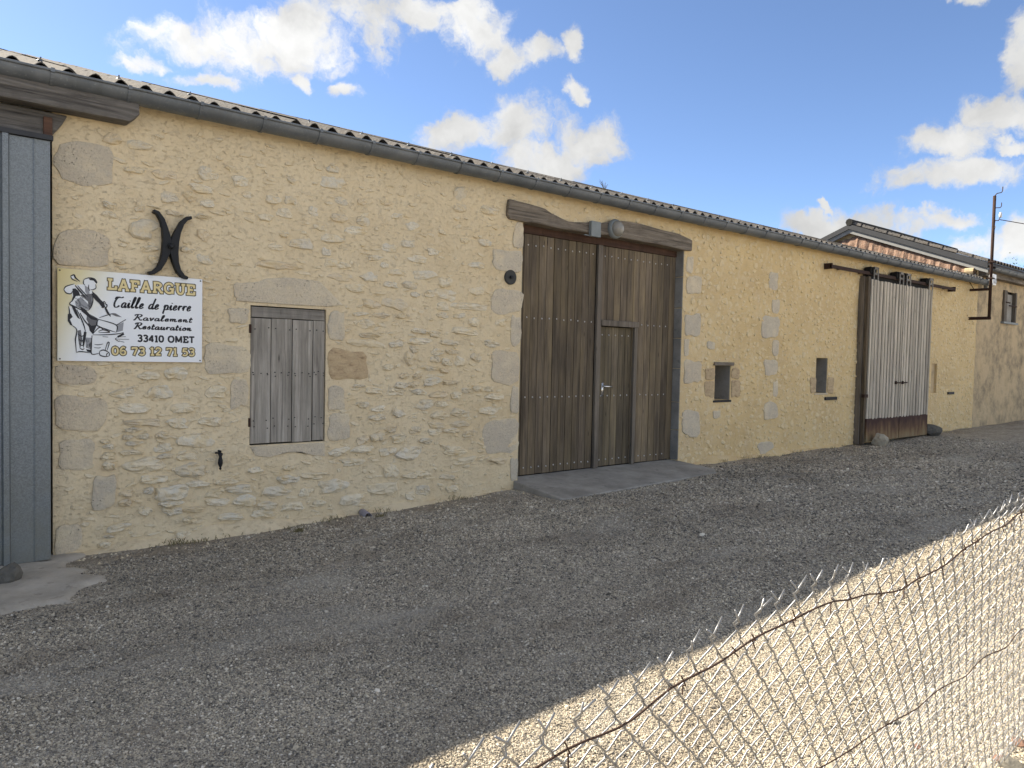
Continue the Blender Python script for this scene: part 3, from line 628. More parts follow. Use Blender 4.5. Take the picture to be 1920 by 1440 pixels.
# gate lintel, an old curved oak beam
top = [(165,150),(250,170),(330,195),(410,215),(480,240),(530,272),(580,300),(630,328),(680,345),(735,352),(780,357),(830,356),(880,352),(970,360),(1060,342),(1140,340),(1220,352),(1300,370),(1400,396),(1500,420),(1580,438),(1640,455),(1700,480),(1760,510)]
bot = [(1755,605),(1680,598),(1600,580),(1520,562),(1450,545),(1350,532),(1250,512),(1150,495),(1050,474),(960,462),(880,450),(790,438),(700,425),(630,413),(560,400),(480,382),(400,365),(300,350),(230,335),(175,325),(150,290)]
def beam_obj(name, pts, y0, y1, parent, mt='beam'):
    b = MB(); b.prism(pts, y0, y1); return b.build(name, M[mt], parent, bevel=.012)
lint = [XZ(920+x/4.646, 340+y/4.646, .05) for x, y in top+bot]
lint = [(x+random.uniform(-.004, .004), z+random.uniform(-.005, .005)) for x, z in lint]
beam_obj('gate_lintel', lint, -.05, .14, barn)
zz = [.19, .62, 1.02, 1.50, 1.93, 2.36, 2.80, 3.19]
for a_, b_ in zip(zz[:-1], zz[1:]): MB().box(8.538, 8.556, .004, .145, a_+.004, b_-.004, .004).build('reveal_stone', M['reveal'], wall, bevel=.004)
# threshold slab
ts = MB(); v = [(5.50, .16, .188), (8.60, .16, .188), (8.56, -.62, .150), (8.42, -.74, .128), (5.62, -.84, .092), (5.50, -.80, .095)]
n = len(v); ts.add(v+[(x, y, z-.25) for x, y, z in v], [tuple(range(n))[::-1]]+[(i, (i+1) % n, (i+1) % n+n, i+n) for i in range(n)])
ts.build('threshold_slab', M['concrete'], barn, bevel=.012)
# small slit openings
for (a, b, c, e), d, nm in zip(OPEN[2:], DEPTH[2:], ('slit_window', 'slit_window', 'blocked_slit')):
    if nm == 'slit_window':
        o = MB().box(a, b, d-.004, d+.01, c, e).build(nm, M['concrete'] if a > 12 else M['grey'], barn)
        MB().box(b-.012, b-.002, .01, d-.005, c+.002, e-.002).build('reveal', M['reveal'], o)  # added grey panel, puts the shade of the right reveal into its colour
        MB().box(a+.02, a+.05 if a < 12 else a+.03, d-.03, d-.006, c+.02, e-.01).build('frame', M['dark'], o)
        MB().box(a-.03, b+.03, -.012, .09, c-.03, c-.001, .004).build('sill', M['ashlar'] if a > 12 else M['black'], o, bevel=.004)
        if a < 12: MB().box(a-.05, b+.05, -.03, .05, e+.004, e+.05, .006).build('lintel', M['beam'], o, bevel=.006)
    else: MB().box(a, b, d-.05, d+.01, c, e).build(nm, M['stained'], barn)

# ------------------------------------------------------------------ barn: left sheet metal door and its timbers
def rib_profile(x0, x1):
    p = []; x = x0
    while x < x1:
        for dx, y in ((0, 0), (.085, 0), (.095, -.006), (.105, 0), (.19, 0), (.20, -.034), (.235, -.034), (.245, 0)): p.append((x+dx, y))
        x += .30
    return [q for q in p if q[0] < x1]+[(x1, 0)]
md = MB(); md.box(-2.4, .845, -.12, -.09, .05, 3.12); mdoor = md.build('sheet_metal_door', M['rust'], barn)
xe = .857; k = 0
for k in range(4):
    b = xe-k*.80; a = b-.795; pr = rib_profile(a, b); v = []; f = []
    for x, y in pr: v += [(x, y-.145-.002*k, .02), (x, y-.145-.002*k, 3.135)]
    f = [(2*i, 2*i+2, 2*i+3, 2*i+1) for i in range(len(pr)-1)]; v += [(b, -.10, .02), (b, -.10, 3.135)]; n = len(v); f.append((n-4, n-2, n-1, n-3))
    link('ribbed_sheet', mesh('ribbed_sheet', v, f, M['galv']), mdoor)
MB().box(-2.6, .875, -.17, -.06, 3.14, 3.175).build('door_rail', M['fascia'], mdoor)
o1 = [(-3.2, 3.375), (1.385, 3.385), (1.455, 3.45), (1.455, 3.565), (-3.2, 3.56)]
beam_obj('eave_beam', o1, -.18, -.02, barn, 'beam2')
o2 = [(-3.2, 3.185), (.80, 3.185), (.88, 3.20), (.95, 3.30), (.985, 3.372), (-3.2, 3.372)]
beam_obj('door_lintel', o2, -.055, .2, barn, 'beam2')
MB().box(.825, .882, -.075, -.05, 3.19, 3.33).build('timber_block', M['header'], barn, bevel=.004)
MB().box(-2.3, .88, .40, .44, -.2, 3.3).build('dark_interior', M['dark'], barn)

# ------------------------------------------------------------------ barn: roof and gutter
PITCH = .329; EY, EZ = -.12, 3.675; RIDGE = 5.0
def roof_z(y): return EZ+(y-EY)*PITCH
rb = MB()
rb.add([(-8, RIDGE, roof_z(RIDGE)-.06), (19.7, RIDGE, roof_z(RIDGE)-.06), (19.7, 11, roof_z(RIDGE)-2.2), (-8, 11, roof_z(RIDGE)-2.2)], [(0, 1, 2, 3)])
rb.add([(-8, .05, roof_z(.05)-.09), (19.7, .05, roof_z(.05)-.09), (19.7, RIDGE, roof_z(RIDGE)-.09), (-8, RIDGE, roof_z(RIDGE)-.09)], [(0, 1, 2, 3)])
rb.tube([(-8, RIDGE+.05, roof_z(RIDGE)-.05), (19.7, RIDGE+.05, roof_z(RIDGE)-.05)], .07, 8)
rb.box(-8, -7.6, .1, 10.5, 0, 3.6)
roof = rb.build('roof', M['roof'], barn)
P = .177; NW = 5; SWD = P*NW; SL = 1.45
def sheet_mesh(seed, L):
    r = random.Random(seed); v = []; f = []; nx = NW*8+5
    rows = [0, .35*L, L+.12]; cs = 1/math.sqrt(1+PITCH**2)
    for side in (0, 1):
        for j, s in enumerate(rows):
            for i in range(nx):
                x = i*P/8; h = .031*math.cos(2*PI*x/P)
                jit = r.uniform(-.006, .004) if j == 0 else 0
                v.append((x, (s+jit)*cs-h*PITCH*cs*0, s*cs*PITCH+h-(.007 if side else 0)))
    n = nx*len(rows)
    for j in range(len(rows)-1):
        for i in range(nx-1):
            a = j*nx+i; f.append((a, a+1, a+nx+1, a+nx)); f.append((a+n, a+n+nx, a+n+nx+1, a+n+1))
    for i in range(nx-1): f.append((i, i+n, i+n+1, i+1))
    return mesh('roof_sheet', v, f, M['roof'], False)
vars_ = [sheet_mesh(s, SL) for s in range(4)]
for c in range(4):
    y = EY+c*SL*.948
    for i in range(-9, 23):
        x = i*SWD+.10
        if x+SWD > 19.9: continue
        link('roof_sheet', vars_[(i*3+c) % 4], roof, (x, y+random.uniform(-.012, .012), roof_z(y)+.012*c*0+.010*((i) % 2)*.6+.004))
bm = MB().tube([(0, 0, 0), (0, -.01, .035)], .006, 6).lathe([(.022, .002), (.016, .012), (.008, .016)], 8, 'z'); bme = mesh('fixing_bolt', bm.v, bm.f, M['zinc'])
for i in range(0, 38):
    x = .10+(3*i+1)*P
    if x < 19.6 and random.random() < .93: link('fixing_bolt', bme, roof, (x, EY+.10, roof_z(EY+.10)+.030), (random.uniform(-.2, .2), random.uniform(-.3, .3), 0))
def gutter(x0, x1, cy, cz, r, parent, name, step, phase):
    pr = []
    for k in range(13):
        a = PI+PI*k/12; pr.append((cy-math.cos(a)*-r, cz+math.sin(a)*r))
    pr = [(cy-r*math.cos(PI*k/12), cz-r*math.sin(PI*k/12)) for k in range(13)]      # front lip ... back lip
    v = []; f = []; xs = np.arange(x0, x1, .5).tolist()+[x1]
    for x in xs:
        w = random.uniform(-.003, .003)
        for s, rr in ((0, 1.), (1, .965)):
            for y, z in pr: v.append((x, cy+(y-cy)*rr, cz+(z-cz)*rr+w))
    m_ = 26
    for i in range(len(xs)-1):
        for s in (0, 13):
            for k in range(12):
                a = i*m_+s+k; q = (a, a+1, a+1+m_, a+m_); f.append(q if s == 0 else q[::-1])
    g = MB(); g.add(v, f)
    e = len(xs)-1; g.f += [tuple(e*m_+k for k in range(13))]
    g.tube([(x, cy-r-.004, cz+.004) for x in xs], .011, 8)
    go = g.build(name, M['zinc'], parent, True)
    bk = MB()
    for k in range(13):
        y, z = pr[k]; bk.v += [(-.012, cy+(y-cy)*1.07, cz+(z-cz)*1.07), (.012, cy+(y-cy)*1.07, cz+(z-cz)*1.07), (.012, cy+(y-cy)*.99, cz+(z-cz)*.99), (-.012, cy+(y-cy)*.99, cz+(z-cz)*.99)]
    for k in range(12):
        for q in range(4): bk.f.append((k*4+q, k*4+(q+1) % 4, k*4+4+(q+1) % 4, k*4+4+q))
    bk.box(-.013, .013, cy-r-.020, cy-r+.012, cz-.012, cz+.018)
    bme = mesh('gutter_bracket', bk.v, bk.f, M['zinc'])
    x = phase
    while x < x1-.05:
        if x > x0: link('gutter_bracket', bme, go, (x+random.uniform(-.01, .01), 0, 0))
        x += step
    return go
gutter(-7.8, 20.03, -.150, 3.622, .092, barn, 'gutter', .522, .86-.522*16)

# ------------------------------------------------------------------ barn: sliding door on the right
rl = MB().box(12.45, 17.95, -.145, -.11, 3.275, 3.335).box(12.45, 12.48, -.15, .0, 3.26, 3.36).box(17.92, 17.95, -.15, .0, 3.26, 3.36)
for x in (12.9, 13.7, 15.2, 16.7, 17.6): rl.box(x, x+.05, -.11, .0, 3.29, 3.33)
rail = rl.build('door_track', M['rust'], barn, bevel=.004)
for x in (13.93, 15.02, 15.34, 16.42):
    h = MB().box(x, x+.035, -.20, -.185, 3.08, 3.42).box(x+.16, x+.195, -.20, -.185, 3.08, 3.42).box(x, x+.195, -.20, -.18, 3.38, 3.43).box(x+.03, x+.165, -.19, -.165, 3.29, 3.325)
    o = h.build('hanger', M['greyh'], rail, bevel=.003)
    MB().box(x-.05, x+.19, -.16, -.03, 3.30, 3.43, .01).build('roller_cover', M['dark'], rail)
def leaf(x0, x1, name, n):
    fr = MB().box(x0, x1, -.165, -.145, .2, 3.16)
    o = fr.build(name, M['dark'], barn)
    w = (x1-x0)/n
    for i in range(n):
        y = -.190-(i % 2)*.012+random.uniform(-.003, .003)
        MB().box(x0+i*w+.0045, x0+(i+1)*w-.0045, y, -.1655, .585, 3.19+random.uniform(-.015, .01), .003).build('slat', M['pale'], o, bevel=.003)
    MB().add([(x0-.02, -.20, .60), (x1, -.20, .60), (x1-.0, -.205, .17), (x0-.02, -.205, .17), (x0-.02, -.166, .60), (x1, -.166, .60), (x1, -.166, .17), (x0-.02, -.166, .17)], [(0, 3, 2, 1), (0, 1, 5, 4), (1, 2, 6, 5), (3, 7, 6, 2), (0, 4, 7, 3)]).build('kick_plate', M['plate'], o)
    return o
l1 = leaf(13.88, 15.228, 'sliding_door_leaf', 20); l2 = leaf(15.272, 16.60, 'sliding_door_leaf', 20)
tag(l1, 'left leaf of bleached slats'); tag(l2, 'right leaf of bleached slats')
MB().tube([(14.98, -.225, 1.27), (15.22, -.225, 1.265)], .014, 6).box(15.0, 15.03, -.225, -.19, 1.24, 1.30).build('bolt', M['rust'], l1)
MB().tube([(15.28, -.225, 1.265), (15.48, -.225, 1.27)], .014, 6).box(15.3, 15.33, -.225, -.19, 1.24, 1.30).build('bolt', M['rust'], l2)
MB().box(13.772, 13.80, -.10, -.004, .12, 3.25, .006).build('door_post', M['trim'], barn)
MB().box(13.80, 13.875, -.17, -.02, .12, 3.24, .006).build('door_post', M['gate'], barn, bevel=.006)
MB().box(13.88, 16.62, -.105, -.012, 3.10, 3.29, .006).build('door_header', M['dark'], barn)
MB().box(13.70, 13.84, -.22, -.165, 1.0, 1.06).build('latch', M['rust'], l1)

# ------------------------------------------------------------------ neighbouring building
nbh = tag(empty('neighbouring_barn', (19.75, 0, 0)), 'taller stained barn with a gable and tiled roof, joined to the right end', 'building')
NP = Vector((19.75, 0, 0))
def nb_build(b, name, mat, parent=nbh, **k):
    b.v = [tuple(Vector(p)-NP) for p in b.v] if parent is nbh else b.v
    return b.build(name, mat, parent, **k)
RY, RZ2, E2Y, E2Z = 3.1, 5.36, -.22, 4.07; P2 = (RZ2-E2Z)/(RY-E2Y)
xs = np.arange(19.705, 33, .06); zs = np.append(np.arange(-.3, 3.85, .06), 3.88); Xg, Zg = np.meshgrid(xs, zs, indexing='ij')
wx, wz = (21.55, 22.45), (2.78, 3.55)
Yg = .04-fbm(Xg*2.2, Zg*2.6, 4, 31)*.05-fbm(Xg*9, Zg*9, 3, 35)*.025
n = len(zs); q = []
for i in range(len(xs)-1):
    for j in range(n-1):
        if wx[0] < xs[i]+.03 < wx[1] and wz[0] < zs[j]+.03 < wz[1]: continue
        q.append((i*n+j, (i+1)*n+j, (i+1)*n+j+1, i*n+j+1))
nw = MB(); nw.v = [tuple(p) for p in np.stack([Xg, Yg, Zg], -1).reshape(-1, 3)]; nw.f = q
nb_build(nw, 'front_wall', M['stained'], smooth=True)
gw = MB(); gw.prism([(0, 0), (1, 0)], 0, 0) if False else None
gv = [(19.75, .05, -.2), (19.75, RY*2, -.2), (19.75, RY*2, E2Z-.1), (19.75, RY, RZ2-.16), (19.75, .05, E2Z+.02)]
gw.add(gv+[(x+.3, y, z) for x, y, z in gv], [tuple(range(5)), tuple(range(9, 4, -1))]+[(i, i+5, (i+1) % 5+5, (i+1) % 5) for i in range(5)])
nb_build(gw, 'gable_wall', M['stained'])
# terracotta bedding running up the gable along the lower roof
tv = []; tf = []
ys = np.arange(.05, 3.5, .05)
for i, y in enumerate(ys):
    base = roof_z(y)-.05; h = .36+.05*math.sin(y*5.1)+.02*math.sin(y*33)+random.uniform(-.015, .015); h *= min(1, (y+.2)/.7)*min(1, max(.15, (3.7-y)/.8)); h += .05
    d = .10+.009*math.sin(y*31)+random.uniform(-.01, .01)
    tv += [(19.74-d*1.4, y, base), (19.74-d, y, base+h*.45), (19.74-d*.55, y, base+h*.85), (19.748, y, base+h)]
for i in range(len(ys)-1): tf += [(i*4+j, i*4+j+1, i*4+5+j, i*4+4+j) for j in range(3)]
b = MB().add(tv, tf); nb_build(b, 'terracotta_upstand', M['terra'])
b = MB().lathe([(.09, 0), (.095, .2)], 10, 'y', (19.6, .06, 3.86)); nb_build(b, 'loose_tile', M['stained'])
# verge boards on both slopes
for sgn in (0, 1):
    ya, za, yb, zb = (E2Y, E2Z, RY, RZ2) if sgn == 0 else (2*RY-E2Y, E2Z, RY, RZ2)
    for z0, z1, xo, mt, nm in ((-.15, -.02, .20, 'fascia', 'verge_board'), (-.26, -.15, .16, 'white', 'verge_soffit_board')):
        b = MB(); v = [(19.75-xo, ya, za+z0), (19.75-xo, yb, zb+z0), (19.75-xo, yb, zb+z1), (19.75-xo, ya, za+z1)]
        b.add(v+[(x+.04, y, z) for x, y, z in v], [(0, 1, 2, 3), (7, 6, 5, 4), (0, 4, 5, 1), (3, 2, 6, 7), (1, 5, 6, 2), (0, 3, 7, 4)]); nb_build(b, nm, M[mt])
    b = MB(); v = [(19.57, ya, za-.03), (33, ya, za-.03), (33, yb, zb-.03), (19.57, yb, zb-.03)]
    b.add(v+[(x, y, z-.05) for x, y, z in v], [(0, 1, 2, 3), (7, 6, 5, 4), (0, 4, 5, 1), (0, 3, 7, 4)]); nb_build(b, 'roof_deck', M['roof'])
n_roof = nb_build(MB().tube([(19.54, RY, RZ2+.03), (22, RY, RZ2+.045), (26.8, RY, RZ2+.04)], .095, 8), 'roof', M['moss2'])
# canal tiles: columns of overlapping half-round caps on the front slope
def tile_mesh():
    v = []; f = []
    for j, (s, r) in enumerate(((0, .088), (.42, .070))):
        for k in range(7):
            a = PI*k/6; v.append((math.cos(a)*r, s*1/math.sqrt(1+P2*P2), s*P2/math.sqrt(1+P2*P2)+math.sin(a)*r*.85+.012*(1-j)))
    for k in range(6): f.append((k, k+1, k+8, k+7))
    return mesh('roof_tile', v, f, M['roof'], True)
tm = tile_mesh(); slope_len = math.hypot(RY-E2Y, RZ2-E2Z); rows = int(slope_len/.36)
cs = 1/math.sqrt(1+P2*P2); cnt = 0; far = MB()
for i in range(60):
    x = 19.66+i*.205
    for j in range(rows+1):
        s = j*.36; y = E2Y+s*cs; z = E2Z-.02+s*cs*P2+.012
        if cnt < 290:
            link('roof_tile', tm, n_roof, Vector((x+random.uniform(-.006, .006), y, z))-Vector((0, 0, 0))); cnt += 1
        else: far.add([(p.co.x+x, p.co.y+y, p.co.z+z) for p in tm.vertices], [tuple(p.vertices) for p in tm.polygons])
for o in n_roof.children: o.location = Vector(o.location)-NP
far.v = [tuple(Vector(p)-NP) for p in far.v]; tag(far.build('tiles', M['roof'], n_roof, True), kind='stuff')
g2 = gutter(19.80, 33, -.24, 3.95, .080, nbh, 'gutter', .55, 20.2)
for o in [g2]: o.location = -NP
MB().box(19.8-NP.x, 33-NP.x, -.13, .1, 3.76, 4.05).build('eave_board', M['beam'], nbh)
b = MB().box(wx[0]-.15, wx[1]+.15, .13, .16, wz[0]-.15, wz[1]+.15); win = nb_build(b, 'window', M['dark'])
b = MB().box(wx[0]+.16, wx[0]+.20, .02, .12, wz[0], wz[1]).box(wx[1]-.06, wx[1]+.04, .01, .12, wz[0], wz[1]).box(wx[0]-.04, wx[0]+.16, -.01, .12, wz[0]-.01, wz[1]+.01); b.v = [tuple(Vector(p)-NP) for p in b.v]; b.build('window_frame', M['trim'], win)
b = MB().box(wx[0]+.22, wx[1]-.07, .09, .105, wz[0]+.01, wz[1]-.06); b.v = [tuple(Vector(p)-NP) for p in b.v]; b.build('pane', M['concrete'], win)
b = MB().tube([(wx[0]+.05, -.01, 3.26), (wx[0]+.35, -.01, 3.26)], .018, 6).tube([(wx[0]+.35, .0, 3.19), (wx[1], .0, 3.19)], .016, 6); b.v = [tuple(Vector(p)-NP) for p in b.v]; b.build('window_bar', M['rust'], win)
b = MB().box(wx[0]-.1, wx[1]+.08, -.03, .12, wz[0]-.06, wz[0]-.012); b.v = [tuple(Vector(p)-NP) for p in b.v]; b.build('window_sill', M['boxgrey'], win)
b = MB().tube([(20.02, -.14, 3.82), (20.02, -.06, 3.62), (20.02, -.05, 3.45)], .045, 10); nb_build(b, 'downpipe', M['zinc'], smooth=True)

# ------------------------------------------------------------------ electric mast on the wall
mx, my = 19.20, -.42
mast = tag(empty('power_mast', (mx, my, 2.72)), 'tall rusty steel service mast with hooks, bracketed off the wall by the gutter end', 'mast')
def mb(b, name, mat, **k):
    b.v = [(p[0]-mx, p[1]-my, p[2]-2.72) for p in b.v]; return b.build(name, M[mat], mast, **k)
mb(MB().tube([(mx, my, 2.76), (mx, my, 5.50)], .034, 10), 'pole', 'rust', smooth=True)
mb(MB().tube([(mx, .0, 2.73), (mx, my-.034, 2.73)], .036, 8), 'lower_bracket', 'rust')
mb(MB().tube([(mx, .0, 3.39), (mx, my-.02, 3.39)], .030, 8).tube([(mx-.05, .0, 3.58), (mx, my*.2, 3.40)], .008, 6), 'upper_bracket', 'rust')
mb(MB().box(mx-.09, mx+.09, my-.05, my+.05, 3.99, 4.02), 'clamp', 'rust'); mb(MB().box(mx-.09, mx+.09, my-.05, my+.05, 3.62, 3.65), 'clamp', 'rust')
mb(MB().tube([(mx, my, 5.5), (mx+.05, my-.03, 5.56), (mx+.22, my-.06, 5.60), (mx+.26, my-.07, 5.64), (mx+.27, my-.07, 5.74)], .010, 6), 'hook', 'rustwire')
mb(MB().tube([(mx, my, 5.23), (mx+.22, my-.05, 5.26), (mx+.27, my-.06, 5.30), (mx+.27, my-.06, 5.38)], .010, 6), 'hook', 'rustwire')
mb(MB().tube([(mx, my, 4.95), (mx+.18, my-.04, 4.96), (mx+.26, my-.05, 5.05)], .010, 6), 'hook', 'rustwire')
mb(MB().lathe([(.014, 0), (.034, .01), (.030, .05), (.036, .07), (.022, .11), (.02, .12)], 12, 'z', (mx+.27, my-.05, 5.04)), 'insulator', 'porcelain', smooth=True)
mb(MB().tube([(mx+.10, my, 4.95), (mx+.06, my, 4.80), (mx+.09, my, 4.76), (mx+.14, my, 4.84)], .008, 6), 'wire_tail', 'boxgrey')
tag(MB().tube([(mx+.24, my-.05, 4.99), (21.5, -.9, 5.0), (25, -2.2, 5.04), (33, -5.2, 5.3)], .009, 6).build('power_cable', M['rustwire']), 'thin overhead cable running right from the service mast', 'cable')
fb = MB().box(19.62, 19.82, -.34, -.24, 3.52, 3.78).lathe([(.06, 0), (.07, .04)], 10, 'y', (19.72, -.36, 3.62)); fbo = fb.build('junction_box', M['porcelain'], bevel=.015)
tag(fbo, 'small white electrical box beside the mast at the gutter end', 'junction box')

# ------------------------------------------------------------------ small things on and against the wall
# iron wall anchor shaped like two back-to-back arcs
def arc_bar(sgn):
    pts = [(-.165, .265), (-.125, .252), (-.085, .205), (-.055, .13), (-.034, .05), (-.034, -.05), (-.055, -.13), (-.085, -.195), (-.13, -.235), (-.168, -.243)]
    wd = [.012, .016, .020, .026, .036, .036, .026, .021, .016, .012]
    return [(x*sgn, z) for x, z in pts], wd
def ribbon_solid(pts, wd, y0, y1):
    P = [Vector((x, z)) for x, z in pts]; L_, R_ = [], []
    for i, p in enumerate(P):
        t = (P[min(i+1, len(P)-1)]-P[max(i-1, 0)]).normalized(); nrm = Vector((-t.y, t.x)); L_.append(p+nrm*wd[i]); R_.append(p-nrm*wd[i])
    b = MB(); n = len(P)
    b.v = [(p.x, y0, p.y) for p in L_]+[(p.x, y0, p.y) for p in R_]+[(p.x, y1, p.y) for p in L_]+[(p.x, y1, p.y) for p in R_]
    for i in range(n-1):
        b.f += [(i, i+1, n+i+1, n+i), (2*n+i, 3*n+i, 3*n+i+1, 2*n+i+1), (i, 2*n+i, 2*n+i+1, i+1), (n+i, n+i+1, 3*n+i+1, 3*n+i)]
    b.f += [(0, n, 3*n, 2*n), (n-1, 3*n-1, 4*n-1, 2*n-1)]; return b
a = ribbon_solid(*arc_bar(1), -.03, .03); a2 = ribbon_solid(*arc_bar(-1), -.0325, .03); a.add(a2.v, a2.f)
a.v = [(p[0]*.90, p[1], p[2]) for p in a.v]; c = W(319, 462, .04); ao = a.build('wall_anchor', M['black'], bevel=.004, loc=(c.x, -.035, c.z)); ao.rotation_euler = (0, math.radians(3.5), 0)
tag(ao, 'black X-shaped iron wall anchor above the sign', 'wall anchor')
MB().lathe([(.026, 0), (.026, -.02), (.014, -.03)], 6, 'y', (0, -.034, 0)).build('bolt', M['black'], ao)
c = W(956, 520); dk = MB().lathe([(.084, .02), (.084, -.006), (.074, -.012), (.03, -.010)], 32, 'y').build('anchor_plate', M['disk'], loc=(c.x, -.012, c.z))
tag(dk, 'round dark iron tie plate left of the brown gate', 'anchor plate'); MB().box(-.016, .016, -.035, -.009, -.016, .016).build('nut', M['black'], dk)
c = W(409, 858)
hk = MB().tube([(0, .02, .06), (0, -.05, .06)], .010, 6).lathe([(.004, .055), (.022, .04), (.012, .015), (.018, -.01), (.022, -.04), (.016, -.06), (.008, -.08), (.012, -.09), (.004, -.10)], 10, 'z', (0, -.05, 0)).tube([(-.045, -.05, .052), (0, -.05, .045)], .009, 6)
tag(hk.build('shutter_stop', M['black'], smooth=True, loc=(c.x, -.01, c.z)), 'small black iron shutter stop below and left of the shuttered window', 'shutter stop')
# lamp and grey box on the gate lintel
c = W(1155, 429, .08)
lamp = tag(empty('wall_lamp', (c.x, -.05, c.z)), 'round bulkhead lamp with clear glass on the gate lintel', 'lamp')
MB().lathe([(.12, .01), (.125, -.02), (.115, -.05), (.10, -.055)], 32, 'y').build('housing', M['boxgrey'], lamp, True)
MB().lathe([(.10, -.053), (.098, -.075), (.08, -.105), (.045, -.122), (.012, -.126)], 28, 'y').build('glass', M['glass'], lamp, True)
MB().lathe([(.03, -.02), (.035, -.06), (.02, -.09)], 14, 'y').build('bulb', M['white'], lamp, True)
c = W(1118, 428, .1)
jb = MB().box(-.085, .085, -.05, .0, -.105, .085).build('sensor_box', M['boxgrey'], bevel=.006, loc=(c.x, -.052, c.z)); tag(jb, 'pale grey sheet metal cover on the gate lintel beside the lamp', 'cover'); MB().box(-.17, -.085, -.02, -.005, -.10, -.09).build('flange', M['boxgrey'], jb)
# vents, drain
for (u, v), lab in (((1557, 747), 'black slot vent under the tall slit window'), ((1782, 737), 'small black slot vent right of the sliding door')):
    c = W(u, v); w = .21 if u < 1600 else .17
    tag(MB().box(-w, w, -.012, .02, -.028, .028).box(-w+.015, w-.015, -.016, -.0125, -.018, -.004).build('slot_vent', M['black'], bevel=.002, loc=(c.x, -.01, c.z)), lab, 'vent')
dr = MB(); n = 18
prof = [(.038, 0), (.038, -.15), (.033, -.15), (.033, .02)]
dr.lathe(prof, n, 'y'); c = W(686, 972, .1)
dp = dr.build('drain_pipe', M['pvc'], smooth=True, loc=(c.x, -.03, c.z+.045)); dp.rotation_euler = (math.radians(4), 0, math.radians(-6)); tag(dp, 'short grey plastic drain pipe poking out at the foot of the wall', 'drain pipe')
MB().lathe([(.0325, -.05), (.0328, -.049)], n, 'y').build('inside', M['dark'], dp)
# rocks
def rock(name, loc, sx, sy, sz, mat, seed, lab, cat='rock'):
    import bmesh
    bm = bmesh.new(); bmesh.ops.create_icosphere(bm, subdivisions=3, radius=1); r = random.Random(seed); pl = [(Vector((r.uniform(-1, 1), r.uniform(-1, 1), r.uniform(-1, 1))).normalized(), r.uniform(.6, .9)) for _ in range(9)]
    for v in bm.verts:
        for nrm, d in pl:
            k = v.co.dot(nrm)-d
            if k > 0: v.co -= nrm*k
        v.co += Vector((r.uniform(-1, 1), r.uniform(-1, 1), r.uniform(-1, 1)))*.045
        v.co = Vector((v.co.x*sx, v.co.y*sy, v.co.z*sz))
    me = bpy.data.meshes.new(name); bm.to_mesh(me); bm.free(); me.materials.append(M[mat]); o = link(name, me, None, loc, (0, 0, r.uniform(0, 3)))
    return tag(o, lab, cat)
rock('rock', (14.12, -.34, .19), .16, .13, .15, 'stone', 3, 'pale rock propping the left foot of the sliding door')
rock('rock', (16.78, -.22, .24), .24, .16, .15, 'moss', 8, 'dark mossy rock at the right foot of the sliding door')
p = G(14, 1092, 0.0); rock('rock', (p.x, p.y, .05), .09, .08, .09, 'moss', 12, 'purplish grey rock under the left metal door')

# left concrete apron
def apron():
    poly = [G(u, v, 0) for u, v in ((-180,1070),(0,1062),(98,1046),(150,1058),(190,1078),(158,1100),(140,1130),(92,1152),(0,1168),(-160,1190))]
    xs = np.arange(-.6, 1.3, .04); ys = np.arange(-1.6, .06, .04); X, Y = np.meshgrid(xs, ys, indexing='ij')
    edge = np.minimum(1.05+.7*fbm(X*3, Y*3.5, 4, 61)-X+.33*np.minimum(Y+.55, 0), (Y+1.28+.9*fbm(X*2.2, Y*2.2, 3, 62)))
    Z = np.clip(edge*.30, -.06, .022)+fbm(X*4, Y*4, 5, 63)*.05-.002
    v = np.stack([X, Y, Z], -1).reshape(-1, 3); n = len(ys); i, j = np.meshgrid(np.arange(len(xs)-1), np.arange(n-1), indexing='ij'); q = (i*n+j).ravel()
    o = link('concrete_apron', mesh('concrete_apron', v.tolist(), np.stack([q, q+n, q+n+1, q+1], -1).tolist(), M['apron'], True)); tag(o, 'worn dusty concrete apron at the left metal door', None, None, 'structure')
apron()

# ------------------------------------------------------------------ painted sign
SP = .03
pTL, pTR, pBL, pBR = W(107, 503, SP), W(379, 523, SP), W(108, 676, SP), W(379, 680, SP)
sx0, sx1 = (pTL.x+pBL.x)/2, (pTR.x+pBR.x)/2; sz0, sz1 = (pBL.z+pBR.z)/2, (pTL.z+pTR.z)/2; SW, SH = sx1-sx0, sz1-sz0
sign = tag(empty('painted_sign', (sx0, 0, sz0)), 'white stonemason sign with gold lettering and a drawn stone cutter', 'sign')
def m_sign():
    k = NT('sign_print'); x, y, z = k.sep(k.obj())
    d = k.math('ADD', k.math('MULTIPLY', x, 1.9/SW), k.math('MULTIPLY', k.math('SUBTRACT', SH, z), .62/SH))
    c = k.ramp(d, [(0, (.66, .54, .24)), (.30, (.72, .64, .38)), (.62, (.80, .79, .70)), (.85, (.82, .84, .86))]); return k.fin(c, .32)
def m_ink(name, c): 
    k = NT(name); return k.fin(c, .4)
INK = m_ink('black_ink', (.012, .013, .02)); GOLD = m_ink('gold_ink', (.74, .61, .31)); OUTL = m_ink('brown_outline', (.06, .045, .02)); PAPER = m_ink('white_ink', (.80, .82, .83)); GREYI = m_ink('grey_ink', (.30, .31, .33)); MIDI = m_ink('mid_grey_ink', (.13, .13, .14))
board = MB().box(0, SW, -SP, -SP+.004, 0, SH).build('board', m_sign(), sign, bevel=.001)
sc = MB()
for x in (.016, SW-.016):
    for z in (.016, SH-.016): sc.lathe([(.006, 0), (.006, -.003)], 8, 'y', (x, -SP, z))
for i, (x, z) in enumerate(((.016, .016), (SW-.016, .016), (.016, SH-.016), (SW-.016, SH-.016))):
    MB().lathe([(.006, 0), (.006, -.003)], 8, 'y', (x, -SP, z)).build('screw', M['disk'], sign)
